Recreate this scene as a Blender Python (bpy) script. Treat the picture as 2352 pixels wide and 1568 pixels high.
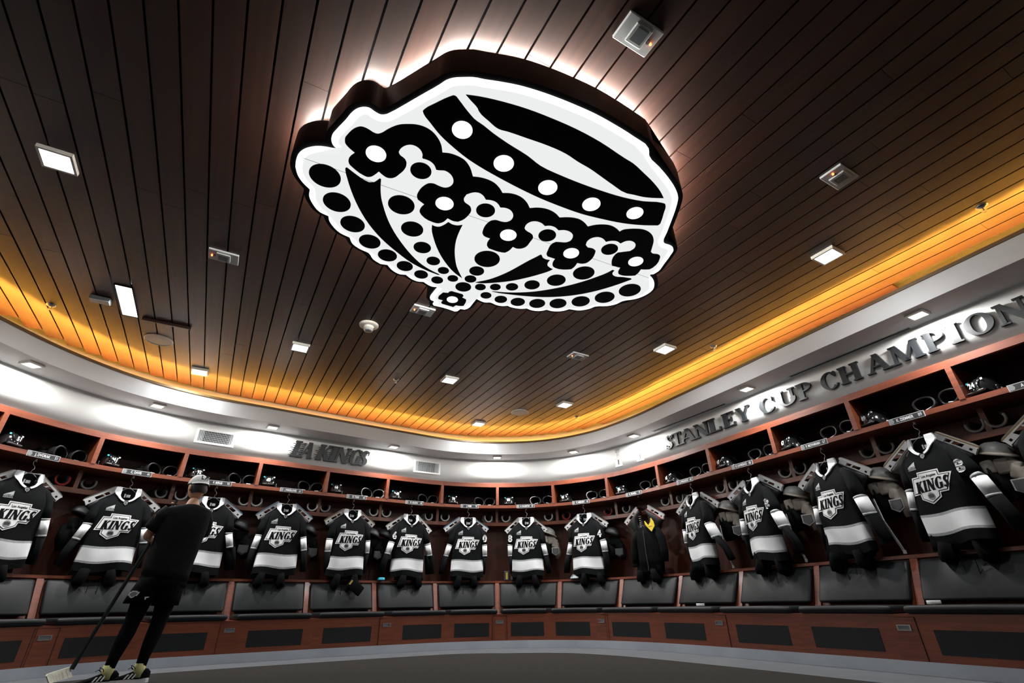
import bpy, bmesh, math, random
from mathutils import Vector, Matrix

random.seed(7)
for o in list(bpy.data.objects): bpy.data.objects.remove(o)
SC = bpy.context.scene
COL = SC.collection
cos, sin, pi = math.cos, math.sin, math.pi

# ------------------------------------------------------------------ camera
CAM_H = 0.5375
PITCH, ROLL = math.radians(28.5045), math.radians(-0.948)
cam = bpy.data.cameras.new('camera'); cam.sensor_width = 36; cam.lens = 1114.1 / 2352 * 36
cam.clip_start = 0.05; cam.clip_end = 60
cam_o = bpy.data.objects.new('camera', cam); COL.objects.link(cam_o)
_f = Vector((0, cos(PITCH), sin(PITCH))); _u = Vector((0, -sin(PITCH), cos(PITCH))); _r = Vector((1, 0, 0))
_x = _r * cos(ROLL) + _u * sin(ROLL); _y = _u * cos(ROLL) - _r * sin(ROLL)
_m = Matrix((_x, _y, -_f)).transposed().to_4x4(); _m.translation = Vector((0, 0, CAM_H))
cam_o.matrix_world = _m
SC.camera = cam_o

# ------------------------------------------------------------------ world, exposure, lamp strengths
w = bpy.data.worlds.new('world'); SC.world = w; w.use_nodes = True
w.node_tree.nodes['Background'].inputs[0].default_value = (0.5, 0.6, 0.7, 1)
w.node_tree.nodes['Background'].inputs[1].default_value = 0.0
SC.view_settings.view_transform = 'Standard'; SC.view_settings.look = 'None'
SC.view_settings.exposure = 0.0; SC.view_settings.gamma = 1.0
SC.view_settings.use_curve_mapping = False
SC.cycles.max_bounces = 6; SC.cycles.diffuse_bounces = 3; SC.cycles.glossy_bounces = 3
W_CEIL = 13.0      # watts of each square ceiling downlight
W_SOFFIT = 36.0     # watts of each small soffit downlight
E_COVE = 260.0      # strength of the amber cove strip
E_HALO = 300.0      # strength of the white strip behind the crown sign
E_FACE = 0.86      # radiance of the sign's lit face

# ------------------------------------------------------------------ materials
MAT = {}
def mat(name, col, rough=0.5, metal=0.0, col2=None, scale=8.0, stretch=(1, 1, 1), bump=0.0, bscale=None,
        spec=0.5, emit=None, estr=0.0, rnd=0.0, coat=0.0, sheen=0.0, detail=4.0, lo=0.35, hi=0.65, dist=0.0):
    m = bpy.data.materials.new(name); m.use_nodes = True
    nt = m.node_tree; n = nt.nodes; b = n['Principled BSDF']; L = nt.links.new
    b.inputs['Roughness'].default_value = rough; b.inputs['Metallic'].default_value = metal
    b.inputs['Specular IOR Level'].default_value = spec
    b.inputs['Coat Weight'].default_value = coat; b.inputs['Coat Roughness'].default_value = 0.15
    b.inputs['Sheen Weight'].default_value = sheen
    if col2 is None: col2 = tuple(c * 0.86 for c in col)
    tc = n.new('ShaderNodeTexCoord'); mp = n.new('ShaderNodeMapping'); mp.inputs['Scale'].default_value = stretch
    L(tc.outputs['Object'], mp.inputs[0])
    nz = n.new('ShaderNodeTexNoise'); nz.inputs['Scale'].default_value = scale; nz.inputs['Detail'].default_value = detail
    nz.inputs['Distortion'].default_value = dist
    L(mp.outputs[0], nz.inputs['Vector'])
    rp = n.new('ShaderNodeValToRGB'); rp.color_ramp.elements[0].position = lo; rp.color_ramp.elements[1].position = hi
    rp.color_ramp.elements[0].color = (*col2, 1); rp.color_ramp.elements[1].color = (*col, 1)
    L(nz.outputs['Fac'], rp.inputs[0])
    out = rp.outputs[0]
    if rnd:
        oi = n.new('ShaderNodeObjectInfo'); mr = n.new('ShaderNodeMapRange')
        mr.inputs['To Min'].default_value = 1 - rnd; mr.inputs['To Max'].default_value = 1 + rnd
        L(oi.outputs['Random'], mr.inputs[0])
        hs = n.new('ShaderNodeHueSaturation'); L(mr.outputs[0], hs.inputs['Value']); L(out, hs.inputs['Color'])
        ad = n.new('ShaderNodeVectorMath'); ad.operation = 'MULTIPLY_ADD'
        cb = n.new('ShaderNodeCombineXYZ'); L(oi.outputs['Random'], cb.inputs[0]); L(oi.outputs['Random'], cb.inputs[1])
        ad.inputs[1].default_value = (37, 91, 0)
        L(cb.outputs[0], ad.inputs[0]); L(tc.outputs['Object'], ad.inputs[2]); L(ad.outputs[0], mp.inputs[0])
        out = hs.outputs[0]
    L(out, b.inputs['Base Color'])
    if bump:
        bp = n.new('ShaderNodeBump'); bp.inputs['Strength'].default_value = bump; bp.inputs['Distance'].default_value = 0.01
        if bscale:
            n2 = n.new('ShaderNodeTexNoise'); n2.inputs['Scale'].default_value = bscale; n2.inputs['Detail'].default_value = 3
            L(mp.outputs[0], n2.inputs['Vector']); L(n2.outputs['Fac'], bp.inputs['Height'])
        else: L(nz.outputs['Fac'], bp.inputs['Height'])
        L(bp.outputs[0], b.inputs['Normal'])
    if emit:
        b.inputs['Emission Color'].default_value = (*emit, 1); b.inputs['Emission Strength'].default_value = estr
    if emit and name not in ('halo_lit', 'cove_lit'): m.cycles.emission_sampling = 'NONE'
    MAT[name] = m
    return m

# plank direction on the ceiling
YAW = math.radians(-29.955)
PD = Vector((sin(YAW), cos(YAW), 0)); PN = Vector((cos(YAW), -sin(YAW), 0))
mat('plank', (0.036, 0.0115, 0.0058), 0.45, col2=(0.020, 0.0062, 0.0034), scale=1.0, stretch=(0.8, 30, 30), rnd=0.28, spec=0.5, lo=.3, hi=.7)
mat('backing', (0.03, 0.035, 0.038), 0.8)
mat('wall_white', (0.80, 0.81, 0.80), 0.55, col2=(0.77, 0.78, 0.77), scale=3)
mat('soffit_white', (0.66, 0.67, 0.67), 0.5, col2=(0.63, 0.64, 0.64), scale=3)
mat('brass', (0.15, 0.085, 0.02), 0.5, 0.0, col2=(0.15, 0.085, 0.025), scale=6)
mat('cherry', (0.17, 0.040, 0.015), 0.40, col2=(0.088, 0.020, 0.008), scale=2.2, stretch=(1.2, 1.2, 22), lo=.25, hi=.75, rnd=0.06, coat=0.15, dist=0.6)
mat('cherry_v', (0.13, 0.036, 0.016), 0.45, col2=(0.062, 0.017, 0.009), scale=2.0, stretch=(18, 18, 1.0), lo=.25, hi=.75, rnd=0.06, dist=0.6)
mat('leather', (0.0045, 0.006, 0.0068), 0.5, col2=(0.0034, 0.0046, 0.0054), scale=5, bump=0.10, bscale=140, spec=0.22)
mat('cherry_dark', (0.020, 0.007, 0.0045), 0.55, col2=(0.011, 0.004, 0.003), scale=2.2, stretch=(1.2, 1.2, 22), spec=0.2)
mat('kick', (0.36, 0.40, 0.44), 0.35, col2=(0.30, 0.33, 0.37), scale=2, spec=0.4)
mat('border_floor', (0.10, 0.108, 0.118), 0.5, col2=(0.08, 0.086, 0.095), scale=6, spec=0.35)
mat('carpet', (0.034, 0.031, 0.027), 0.95, col2=(0.017, 0.016, 0.0145), scale=60, stretch=(1, 4, 1), bump=0.5, bscale=160, detail=6, spec=0.1)
mat('black_metal', (0.0025, 0.003, 0.0035), 0.45, col2=(0.002, 0.0022, 0.0025), spec=0.15)
mat('black_vinyl', (0.002, 0.0024, 0.0028), 0.6, spec=0.12)
mat('steel', (0.62, 0.63, 0.64), 0.28, 1.0, col2=(0.5, 0.5, 0.5), scale=20, stretch=(1, 1, 12))
mat('device_grey', (0.42, 0.45, 0.46), 0.45)
mat('device_dark', (0.10, 0.115, 0.125), 0.4)
mat('off_white', (0.72, 0.71, 0.66), 0.45)
mat('grille_dark', (0.004, 0.0045, 0.005), 0.5, col2=(0.012, 0.013, 0.014), scale=90, lo=.6, hi=.7, spec=0.2)
mat('letter_black', (0.008, 0.010, 0.012), 0.38, spec=0.4)
mat('letter_grey', (0.045, 0.055, 0.06), 0.40)
mat('jersey_black', (0.0042, 0.0048, 0.0054), 0.85, col2=(0.003, 0.0035, 0.004), scale=30, bump=0.10, bscale=260, spec=0.08)
mat('jersey_white', (0.70, 0.72, 0.73), 0.7, col2=(0.62, 0.64, 0.65), scale=6, bump=0.10, bscale=240)
mat('jersey_silver', (0.31, 0.325, 0.33), 0.55, col2=(0.24, 0.25, 0.26), scale=40)
mat('crest_white', (0.70, 0.71, 0.71), 0.65)
mat('crest_grey', (0.20, 0.21, 0.215), 0.6)
mat('cloth_black', (0.0032, 0.0035, 0.0038), 0.9, col2=(0.002, 0.0024, 0.0026), scale=8, bump=0.2, bscale=90, spec=0.06)
mat('tee_black', (0.0085, 0.0088, 0.0088), 0.9, col2=(0.006, 0.0065, 0.0065), scale=12, bump=0.15, bscale=60, spec=0.1)
mat('helmet_black', (0.006, 0.0065, 0.007), 0.12, spec=0.6, coat=0.3)
mat('glove_black', (0.006, 0.0065, 0.007), 0.6, bump=0.2, bscale=60, spec=0.3)
mat('pad_shell', (0.20, 0.20, 0.19), 0.4, col2=(0.25, 0.25, 0.24), scale=12)
mat('pad_white', (0.62, 0.62, 0.60), 0.4)
mat('pad_dark', (0.03, 0.032, 0.034), 0.5)
mat('pad_beige', (0.185, 0.165, 0.135), 0.75, col2=(0.13, 0.115, 0.095), scale=14, bump=0.2, bscale=120)
mat('pad_red', (0.42, 0.015, 0.015), 0.5)
mat('skate_white', (0.76, 0.76, 0.755), 0.35)
mat('skate_blue', (0.16, 0.36, 0.58), 0.3)
mat('skate_boot', (0.012, 0.012, 0.013), 0.35, bump=0.1, bscale=120)
mat('skate_gold', (0.32, 0.20, 0.045), 0.4)
mat('lace_white', (0.72, 0.72, 0.70), 0.7)
mat('tag_yellow', (0.62, 0.47, 0.02), 0.6)
mat('cyan', (0.04, 0.42, 0.55), 0.4)
mat('skin', (0.54, 0.29, 0.18), 0.5, col2=(0.50, 0.26, 0.16), scale=12)
mat('hair', (0.012, 0.009, 0.008), 0.6)
mat('cap_white', (0.62, 0.62, 0.60), 0.7)
mat('sock', (0.50, 0.50, 0.22), 0.8)
mat('shoe_white', (0.60, 0.61, 0.62), 0.5)
mat('stick_black', (0.007, 0.012, 0.010), 0.35)
mat('tape', (0.50, 0.50, 0.42), 0.7, col2=(0.38, 0.38, 0.32), scale=60)
mat('plate_black', (0.02, 0.023, 0.026), 0.4)
mat('plate_grey', (0.50, 0.51, 0.53), 0.35)
mat('print_grey', (0.34, 0.31, 0.32), 0.6, col2=(0.55, 0.53, 0.54), scale=30)
mat('gold_print', (0.35, 0.24, 0.04), 0.5)
mat('face_lit', (0.02, 0.02, 0.02), 1.0, spec=0.0, emit=(0.985, 1.0, 1.0), estr=E_FACE)
mat('rim_lit', (0.02, 0.02, 0.02), 1.0, spec=0.0, emit=(0.97, 1.0, 1.0), estr=1.5)
mat('lamp_lit', (0.9, 0.9, 0.9), 0.4, emit=(0.97, 0.985, 1.0), estr=7.0)
mat('soffit_lamp_lit', (0.9, 0.9, 0.9), 0.4, emit=(1.0, 0.985, 0.96), estr=3.0)
mat('halo_lit', (0.9, 0.9, 0.9), 0.4, emit=(1.0, 0.93, 0.86), estr=E_HALO)
mat('cove_lit', (0.9, 0.6, 0.2), 0.4, emit=(1.0, 0.43, 0.055), estr=E_COVE)
mat('led_red', (0.8, 0.1, 0.03), 0.4, emit=(1.0, 0.16, 0.05), estr=6.0)

# ------------------------------------------------------------------ object helpers
def link(o, parent=None, M=None):
    COL.objects.link(o)
    if parent is not None:
        o.parent = parent
        if M is not None: o.matrix_parent_inverse = M
    return o
def mesh_from(name, V, F, m, smooth=False):
    me = bpy.data.meshes.new(name); me.from_pydata([tuple(v) for v in V], [], F); me.update()
    if m: me.materials.append(MAT[m] if isinstance(m, str) else m)
    if smooth:
        for p in me.polygons: p.use_smooth = True
    return me
def fixn(me):
    bm = bmesh.new(); bm.from_mesh(me); bmesh.ops.recalc_face_normals(bm, faces=bm.faces); bm.to_mesh(me); bm.free(); return me
def part(name, V, F, m, parent=None, smooth=False, inv=None, fix=True):
    me = mesh_from(name, V, F, m, smooth)
    if fix: fixn(me)
    return link(bpy.data.objects.new(name, me), parent, inv)
def tag(o, label, cat, group=None, kind=None):
    if label: o['label'] = label
    if cat: o['category'] = cat
    if group: o['group'] = group
    if kind: o['kind'] = kind
    return o
def empty(name, M=None, label=None, cat=None, group=None):
    o = bpy.data.objects.new(name, None); o.empty_display_size = 0.05
    if M is not None: o.matrix_world = M
    COL.objects.link(o)
    return tag(o, label, cat, group)
def struct(name, V, F, m, smooth=False, parent=None):
    o = part(name, V, F, m, parent, smooth)
    if parent is None: o['kind'] = 'structure'
    return o
def copy_tree(o, parent=None, M=None):
    c = o.copy(); COL.objects.link(c); c.parent = parent
    if M is not None: c.matrix_world = M
    for ch in list(o.children): copy_tree(ch, c)
    return c
class B:                       # collects vertices and faces of one mesh
    def __init__(s): s.V = []; s.F = []
    def add(s, V, F):
        n = len(s.V); s.V += [tuple(v) for v in V]; s.F += [tuple(i + n for i in f) for f in F]; return s
    def box(s, x0, x1, y0, y1, z0, z1, f=None):
        V = [(x, y, z) for z in (z0, z1) for y in (y0, y1) for x in (x0, x1)]
        if f: V = [f(*v) for v in V]
        return s.add(V, [(0, 2, 3, 1), (4, 5, 7, 6), (0, 1, 5, 4), (2, 6, 7, 3), (0, 4, 6, 2), (1, 3, 7, 5)])
    def tube(s, pts, rad, n=8, cap=True, sx=None):
        P = [Vector(p) for p in pts]; R_ = rad if isinstance(rad, (list, tuple)) else [rad] * len(P)
        base = len(s.V); up = Vector((0, 0, 1)); prev = None
        for i, p in enumerate(P):
            t = (P[min(i + 1, len(P) - 1)] - P[max(i - 1, 0)]).normalized()
            a = prev if prev is not None else (up if abs(t.z) < 0.9 else Vector((1, 0, 0)))
            a = (a - t * a.dot(t)).normalized(); prev = a; b = t.cross(a)
            r = R_[i]; ra, rb = r if isinstance(r, (tuple, list)) else (r, r)
            for k in range(n):
                g = 2 * pi * k / n; s.V.append(tuple(p + a * (ra * cos(g)) + b * (rb * sin(g))))
        for i in range(len(P) - 1):
            for k in range(n):
                k2 = (k + 1) % n; s.F.append((base + i * n + k, base + i * n + k2, base + (i + 1) * n + k2, base + (i + 1) * n + k))
        if cap:
            s.F.append(tuple(base + k for k in reversed(range(n)))); s.F.append(tuple(base + (len(P) - 1) * n + k for k in range(n)))
        return s
    def prism(s, poly, z0, z1, f=None):     # extrude a 2D polygon
        n = len(poly); V = [(x, y, z0) for x, y in poly] + [(x, y, z1) for x, y in poly]
        if f: V = [f(*v) for v in V]
        return s.add(V, [tuple(range(n - 1, -1, -1)), tuple(range(n, 2 * n))] + [(i, (i + 1) % n, n + (i + 1) % n, n + i) for i in range(n)])
    def lathe(s, prof, n=20, f=None, cap=False):   # prof: (r,z)
        V = []; base = len(s.V)
        for r, z in prof:
            for k in range(n):
                g = 2 * pi * k / n; v = (r * cos(g), r * sin(g), z); V.append(f(*v) if f else v)
        F = []
        for i in range(len(prof) - 1):
            for k in range(n):
                k2 = (k + 1) % n; F.append((i * n + k, i * n + k2, (i + 1) * n + k2, (i + 1) * n + k))
        if cap: F += [tuple(range(n - 1, -1, -1)), tuple((len(prof) - 1) * n + k for k in range(n))]
        return s.add(V, F)
    def part(s, name, m, parent=None, smooth=False, inv=None, fix=True): return part(name, s.V, s.F, m, parent, smooth, inv, fix)
def rbox(x0, x1, y0, y1, z0, z1, r, seg=2, cuts=0):   # rounded box -> V,F
    bm = bmesh.new(); bmesh.ops.create_cube(bm, size=1)
    for v in bm.verts: v.co = Vector(((x0 + x1) / 2 + v.co.x * (x1 - x0), (y0 + y1) / 2 + v.co.y * (y1 - y0), (z0 + z1) / 2 + v.co.z * (z1 - z0)))
    bmesh.ops.bevel(bm, geom=bm.edges[:], offset=r, segments=seg, profile=0.5, affect='EDGES')
    if cuts:
        for i in range(1, cuts + 1):
            x = x0 + (x1 - x0) * i / (cuts + 1)
            bmesh.ops.bisect_plane(bm, geom=bm.verts[:] + bm.edges[:] + bm.faces[:], plane_co=(x, 0, 0), plane_no=(1, 0, 0))
    bm.verts.index_update(); V = [tuple(v.co) for v in bm.verts]; F = [tuple(v.index for v in f.verts) for f in bm.faces]; bm.free(); return V, F
_tc = {}
def text2d(txt, size=1.0, bold=0.0, sx=1.0):      # built-in font -> centred flat triangles (V2,F), cap height = size
    key = (txt, bold)
    if key not in _tc:
        c = bpy.data.curves.new('t', 'FONT'); c.body = txt; c.size = 1.0; c.offset = bold; c.resolution_u = 3
        o = bpy.data.objects.new('t', c); COL.objects.link(o)
        bpy.context.view_layer.update()
        me = bpy.data.meshes.new_from_object(o.evaluated_get(bpy.context.evaluated_depsgraph_get()))
        V = [(v.co.x, v.co.y) for v in me.vertices]; F = [tuple(p.vertices) for p in me.polygons]
        bpy.data.objects.remove(o); bpy.data.curves.remove(c); bpy.data.meshes.remove(me)
        x0 = min(v[0] for v in V); x1 = max(v[0] for v in V)
        _tc[key] = ([((x - (x0 + x1) / 2), y) for x, y in V], F, x1 - x0)
    V, F, wd = _tc[key]
    k = size / 0.70
    return [(x * k * sx, y * k) for x, y in V], F, wd * k * sx
# ------------------------------------------------------------------ slab-serif capitals drawn from strokes (cap height 1)
def _seg(x0, y0, x1, y1, t):      # sheared stroke: horizontal thickness t
    return [(x0 - t / 2, y0), (x0 + t / 2, y0), (x1 + t / 2, y1), (x1 - t / 2, y1)]
def _rc(x0, x1, y0, y1): return [(x0, y0), (x1, y0), (x1, y1), (x0, y1)]
def _arc(cx, cy, rx, ry, a0, a1, t, n=18, thin=0.45, swell=180):
    o, i_ = [], []
    for k in range(n + 1):
        a = math.radians(a0 + (a1 - a0) * k / n); th = t * (thin + (1 - thin) * abs(cos(a - math.radians(swell))))
        o.append((cx + (rx) * cos(a), cy + (ry) * sin(a))); i_.append((cx + (rx - th) * cos(a), cy + (ry - th * 0.75) * sin(a)))
    return o + i_[::-1]
def glyph(ch, k=1.0):
    T, t, s = 0.20 * k, 0.10 * k, 0.075 * (0.6 + 0.4 * k)
    fe = lambda x, y, h=0.16: _rc(x - h * (0.7 + .3 * k), x + h * (0.7 + .3 * k), y, y + s)
    st = lambda x, th=T: [_seg(x, 0, x, 1, th), fe(x, 0), fe(x, 1 - s)]
    if ch == 'I': return 0.40, st(0.2)
    if ch == 'T': return 0.72, [_seg(.36, 0, .36, 1, T), fe(.36, 0), _rc(.02, .70, 1 - s, 1), _rc(.02, .08, .76, 1), _rc(.64, .70, .76, 1)]
    if ch == 'L': return 0.62, st(.19) + [_rc(.1, .60, 0, s), _rc(.53, .60, 0, .26)]
    if ch == 'E': return 0.66, st(.19) + [_rc(.1, .60, 0, s), _rc(.54, .61, 0, .24), _rc(.1, .58, 1 - s, 1), _rc(.51, .58, .78, 1), _rc(.2, .48, .47, .47 + s), _rc(.43, .48, .37, .65)]
    if ch == 'H': return 0.86, st(.19) + st(.67) + [_rc(.19, .67, .46, .46 + s)]
    if ch == 'N': return 0.86, [_seg(.15, 0, .15, 1, t), _seg(.70, 0, .70, 1, t), _seg(.70, 0, .15, 1, T * 1.1), fe(.15, 0, .14), fe(.70, 1 - s, .14), _rc(.02, .2, 1 - s, 1)]
    if ch == 'M': return 1.04, [_seg(.13, 0, .17, 1, t), _seg(.50, .06, .19, 1, T), _seg(.50, .06, .80, 1, t), _seg(.88, 0, .84, 1, T), fe(.13, 0, .13), fe(.88, 0, .16), _rc(.04, .22, 1 - s, 1), _rc(.78, .98, 1 - s, 1)]
    if ch == 'A': return 0.84, [_seg(.12, 0, .40, 1, t), _seg(.68, 0, .40, 1, T), _rc(.22, .58, .30, .30 + s), fe(.12, 0, .13), fe(.68, 0, .16)]
    if ch == 'Y': return 0.76, [_seg(.37, .42, .12, 1, T), _seg(.37, .42, .64, 1, t), _seg(.37, 0, .37, .46, T), fe(.37, 0), fe(.13, 1 - s, .13), fe(.64, 1 - s, .12)]
    if ch == 'K': return 0.80, st(.19) + [_seg(.24, .38, .60, 1, t * 1.2), _seg(.64, 0, .36, .60, T * 1.1), fe(.66, 0, .14), fe(.61, 1 - s, .13)]
    if ch == 'P': return 0.64, st(.19) + [_arc(.28, .73, .34, .27, 90, -90, T, thin=.4, swell=0), _rc(.19, .30, 1 - s, 1), _rc(.19, .30, .46, .46 + s)]
    if ch == 'U': return 0.82, [_seg(.18, .36, .18, 1, T), _seg(.66, .36, .66, 1, t), _arc(.43, .37, .35, .38, 180, 375, T, thin=.5), fe(.18, 1 - s), fe(.66, 1 - s, .13)]
    if ch == 'O': return 0.92, [_arc(.45, .5, .43, .52, 0, 180, T * 1.1, thin=.4), _arc(.45, .5, .43, .52, 180, 360, T * 1.1, thin=.4)]
    if ch == 'C': return 0.82, [_arc(.46, .5, .43, .52, 48, 312, T * 1.1, 26, thin=.4), _rc(.69, .76, .68, .98), _seg(.72, .10, .78, .24, .07)]
    if ch == 'G': return 0.86, [_arc(.46, .5, .43, .52, 50, 300, T * 1.1, 26, thin=.4), _rc(.69, .76, .68, .98), _seg(.69, .02, .69, .44, T), _rc(.52, .84, .42, .42 + s)]
    if ch == 'S': return 0.64, [_arc(.31, .745, .25, .27, 25, 270, T, 20, thin=.55), _arc(.31, .265, .27, .275, 90, -155, T, 20, thin=.55, swell=0), _rc(.49, .55, .70, .95), _rc(.04, .10, .05, .30), _seg(.42, .33, .20, .66, T * .9)]
    return 0.4, []

# ------------------------------------------------------------------ the curve of the locker wall (plan, metres); D0 is parameter s = 0
WPT = [(-5.44, 2.90), (-5.42, 3.85), (-5.31, 4.79), (-4.968, 5.674), (-4.375, 6.395), (-3.637, 6.947), (-2.861, 7.508), (-2.066, 8.063), (-1.245, 8.579),
       (-0.302, 8.828), (0.673, 8.73), (1.535, 8.238), (2.176, 7.456), (2.652, 6.585), (3.111, 5.723), (3.544, 4.868), (3.971, 4.037), (4.398, 3.207), (4.825, 2.377), (5.252, 1.547)]
WPT = [Vector(p) for p in WPT]
S_MIN, S_MAX = -2.0, 17.0
def C2(s):
    x = min(max(s + 2, 0.0), len(WPT) - 1.0001); i = int(x); t = x - i; n = len(WPT)
    p = [WPT[min(max(i + j, 0), n - 1)] for j in (-1, 0, 1, 2)]
    return 0.5 * ((2 * p[1]) + (-p[0] + p[2]) * t + (2 * p[0] - 5 * p[1] + 4 * p[2] - p[3]) * t * t + (-p[0] + 3 * p[1] - 3 * p[2] + p[3]) * t ** 3)
def TN(s):
    d = (C2(min(s + 0.03, S_MAX)) - C2(max(s - 0.03, S_MIN))).normalized(); return d, Vector((d.y, -d.x))
def P3(s, w, z):
    c = C2(s); n = TN(s)[1]; return (c.x + n.x * w, c.y + n.y * w, z)
_A = [(S_MIN, 0.0)]
for i in range(1, 20 * 40 + 1):
    s = S_MIN + (S_MAX - S_MIN) * i / 800
    _A.append((s, _A[-1][1] + (C2(s) - C2(_A[-1][0])).length))
_A0 = min(_A, key=lambda a: abs(a[0] + 1))[1]
def s_of_arc(a):                       # arc length measured from s = -1
    a += _A0
    for (s0, a0), (s1, a1) in zip(_A[:-1], _A[1:]):
        if a0 <= a <= a1: return s0 + (s1 - s0) * (a - a0) / max(a1 - a0, 1e-9)
    return S_MAX
def frame(s, w=0.0, z=0.0, rz=0.0):
    T, N = TN(s); c = C2(s) + N * w
    M = Matrix(((T.x, -N.x, 0, c.x), (T.y, -N.y, 0, c.y), (0, 0, 1, z), (0, 0, 0, 1)))
    return M @ Matrix.Rotation(rz, 4, 'Z')
def stall_len(k): return (C2(k + 1) - C2(k)).length
DOFF = [(-2, .5), (0, .5), (1, .5), (3, .48), (5, .56), (6, .66), (7, .70), (8, .66), (9, .56), (10, .46), (11, .40), (14, .36), (17, .36)]
def doff(s):
    for (a, va), (b, vb) in zip(DOFF[:-1], DOFF[1:]):
        if a <= s <= b: return va + (vb - va) * (s - a) / (b - a)
    return DOFF[0][1] if s < 0 else DOFF[-1][1]
def sweep(s0, s1, prof, n=6):          # sweep a closed (w,z) profile along the wall curve
    V, F = [], []; m = None
    for i in range(n + 1):
        s = s0 + (s1 - s0) * i / n; pr = prof(s) if callable(prof) else prof; m = len(pr)
        V += [P3(s, w_, z_) for w_, z_ in pr]
    for i in range(n):
        for k in range(m): F.append((i * m + k, i * m + (k + 1) % m, (i + 1) * m + (k + 1) % m, (i + 1) * m + k))
    F.append(tuple(range(m))); F.append(tuple(n * m + k for k in reversed(range(m))))
    return V, F
def rect(w0, w1, z0, z1): return [(w0, z0), (w1, z0), (w1, z1), (w0, z1)]
Z_CT, Z_CB, Z_ST, Z_SB, Z_LT, Z_LB, Z_LEDGE, Z_SEAT, Z_SOF, Z_LIP, Z_CEIL = 2.451, 2.383, 2.075, 2.027, 1.82, 1.765, 0.895, 0.487, 2.86, 3.085, 3.30

# ------------------------------------------------------------------ room shell
room = [C2(S_MIN + (S_MAX - S_MIN) * i / 150) for i in range(151)]
room += [Vector((6.8, -2.2)), Vector((-5.46, -2.2))]
struct('floor', [(x * 1.0, y, 0) for x, y in room] + [(x, y, -0.1) for x, y in room],
       [tuple(range(len(room))), tuple(range(2 * len(room) - 1, len(room) - 1, -1))], 'border_floor')
# carpet laid inside the curved border
BORD = [(-2, .62), (0, .62), (2, .66), (4, .72), (6, .80), (7, .92), (8, .95), (9, .92), (11, .80), (14, .70), (17, .70)]
def bord(s):
    for (a, va), (b, vb) in zip(BORD[:-1], BORD[1:]):
        if a <= s <= b: return va + (vb - va) * (s - a) / (b - a)
    return .7
cp = []
for i in range(121):
    s = S_MIN + (S_MAX - S_MIN) * i / 120; cp.append(P3(s, doff(s) + bord(s), 0.006)[:2])
cp += [(6.0, -2.0), (-4.9, -2.0)]
bb = B().prism(cp, 0.0, 0.008); struct('floor_carpet', bb.V, bb.F, 'carpet')
V, F = sweep(S_MIN, S_MAX, rect(-0.06, 0.0, Z_CT, 3.42), 150); struct('wall_back', V, F, 'wall_white', True)
V, F = sweep(S_MIN, -1.0, rect(-0.06, 0.0, 0, Z_CT), 12); struct('wall_left', V, F, 'wall_white')
V, F = sweep(16.0, S_MAX, rect(-0.06, 0.0, 0, Z_CT), 6); struct('wall_right', V, F, 'wall_white')
bb = B().box(-5.52, -5.46, -2.2, 2.95, 0, 3.42); struct('wall_left_side', bb.V, bb.F, 'wall_white')
p, q = WPT[-2], Vector((6.8, -2.2)); dn = (q - p).normalized(); nn = Vector((-dn.y, dn.x)) * 0.06
bb = B().prism([tuple(p), tuple(q), tuple(q + nn), tuple(p + nn)], 0, 3.42); struct('wall_right_side', bb.V, bb.F, 'wall_white')
bb = B().box(-5.52, 6.9, -2.28, -2.2, 0, 3.42); struct('wall_rear', bb.V, bb.F, 'wall_white')
# kick base under the benches
V, F = sweep(-1, 16, lambda s: rect(doff(s) - 0.08, doff(s), 0.0, 0.092), 140); struct('baseboard_back', V, F, 'kick')
for i, s in enumerate((2.55, 5.55, 6.62, 10.6)):   # joints in the kick base
    d = doff(s); bb = B().box(-0.002, 0.002, -d - .0015, -d + .02, 0.0, 0.09, lambda x, y, z: tuple(frame(s) @ Vector((x, y, z))))
    o = struct('baseboard_joint', bb.V, bb.F, 'device_grey'); o.parent = bpy.data.objects['baseboard_back']
# soffit ring, fascia and lip
V, F = sweep(S_MIN, S_MAX, [(0, Z_SOF), (.42, Z_SOF), (.42, Z_LIP - .03), (.395, Z_LIP - .03), (.395, 2.93), (0, 2.93)], 150); struct('ceiling_soffit', V, F, 'soffit_white', True)
for p_ in bpy.data.objects['ceiling_soffit'].data.polygons: p_.use_smooth = False
V, F = sweep(S_MIN, S_MAX, rect(.385, .432, Z_LIP - .03, Z_LIP), 150); struct('trim_1', V, F, 'brass')
cove = empty('cove_light', Matrix.Identity(4), 'amber light strip hidden in the cove above the white soffit', 'light strip')
def cove_band(s0, s1, dz):
    V, F = sweep(s0, s1, rect(.20, .235, 2.935 + dz, 2.95 + dz), 4); return part('light_module', V, F, 'cove_lit', cove)
for i in range(52):
    s0 = -1.9 + i * 0.36; cove_band(s0, s0 + 0.27, 0.0)

# ceiling: dark backing and separate boards
t_of = lambda n: (-0.5706541 + 0.05664465 * n) * (Z_CEIL - CAM_H)
V = [(x, y, Z_CEIL + .05) for x, y in room] + [(x, y, Z_CEIL + .12) for x, y in room]
struct('ceiling', V, [tuple(range(len(room) - 1, -1, -1)), tuple(range(len(room), 2 * len(room)))], 'backing')
ceil_o = bpy.data.objects['ceiling']
for i in range(19):                                # pale furring rails above the gaps
    pass
def clip_line(t):
    xs = []
    for a, b in zip(room, room[1:] + room[:1]):
        ta, tb = a.x * PN.x + a.y * PN.y, b.x * PN.x + b.y * PN.y
        if (ta - t) * (tb - t) < 0:
            k = (t - ta) / (tb - ta); pnt = a + (b - a) * k; xs.append(pnt.x * PD.x + pnt.y * PD.y)
    xs.sort(); return (xs[0], xs[-1]) if len(xs) >= 2 else None
Rb = Matrix((( -PD.x, PN.x, 0), (-PD.y, PN.y, 0), (0, 0, 1)))
rr = random.Random(3)
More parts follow.
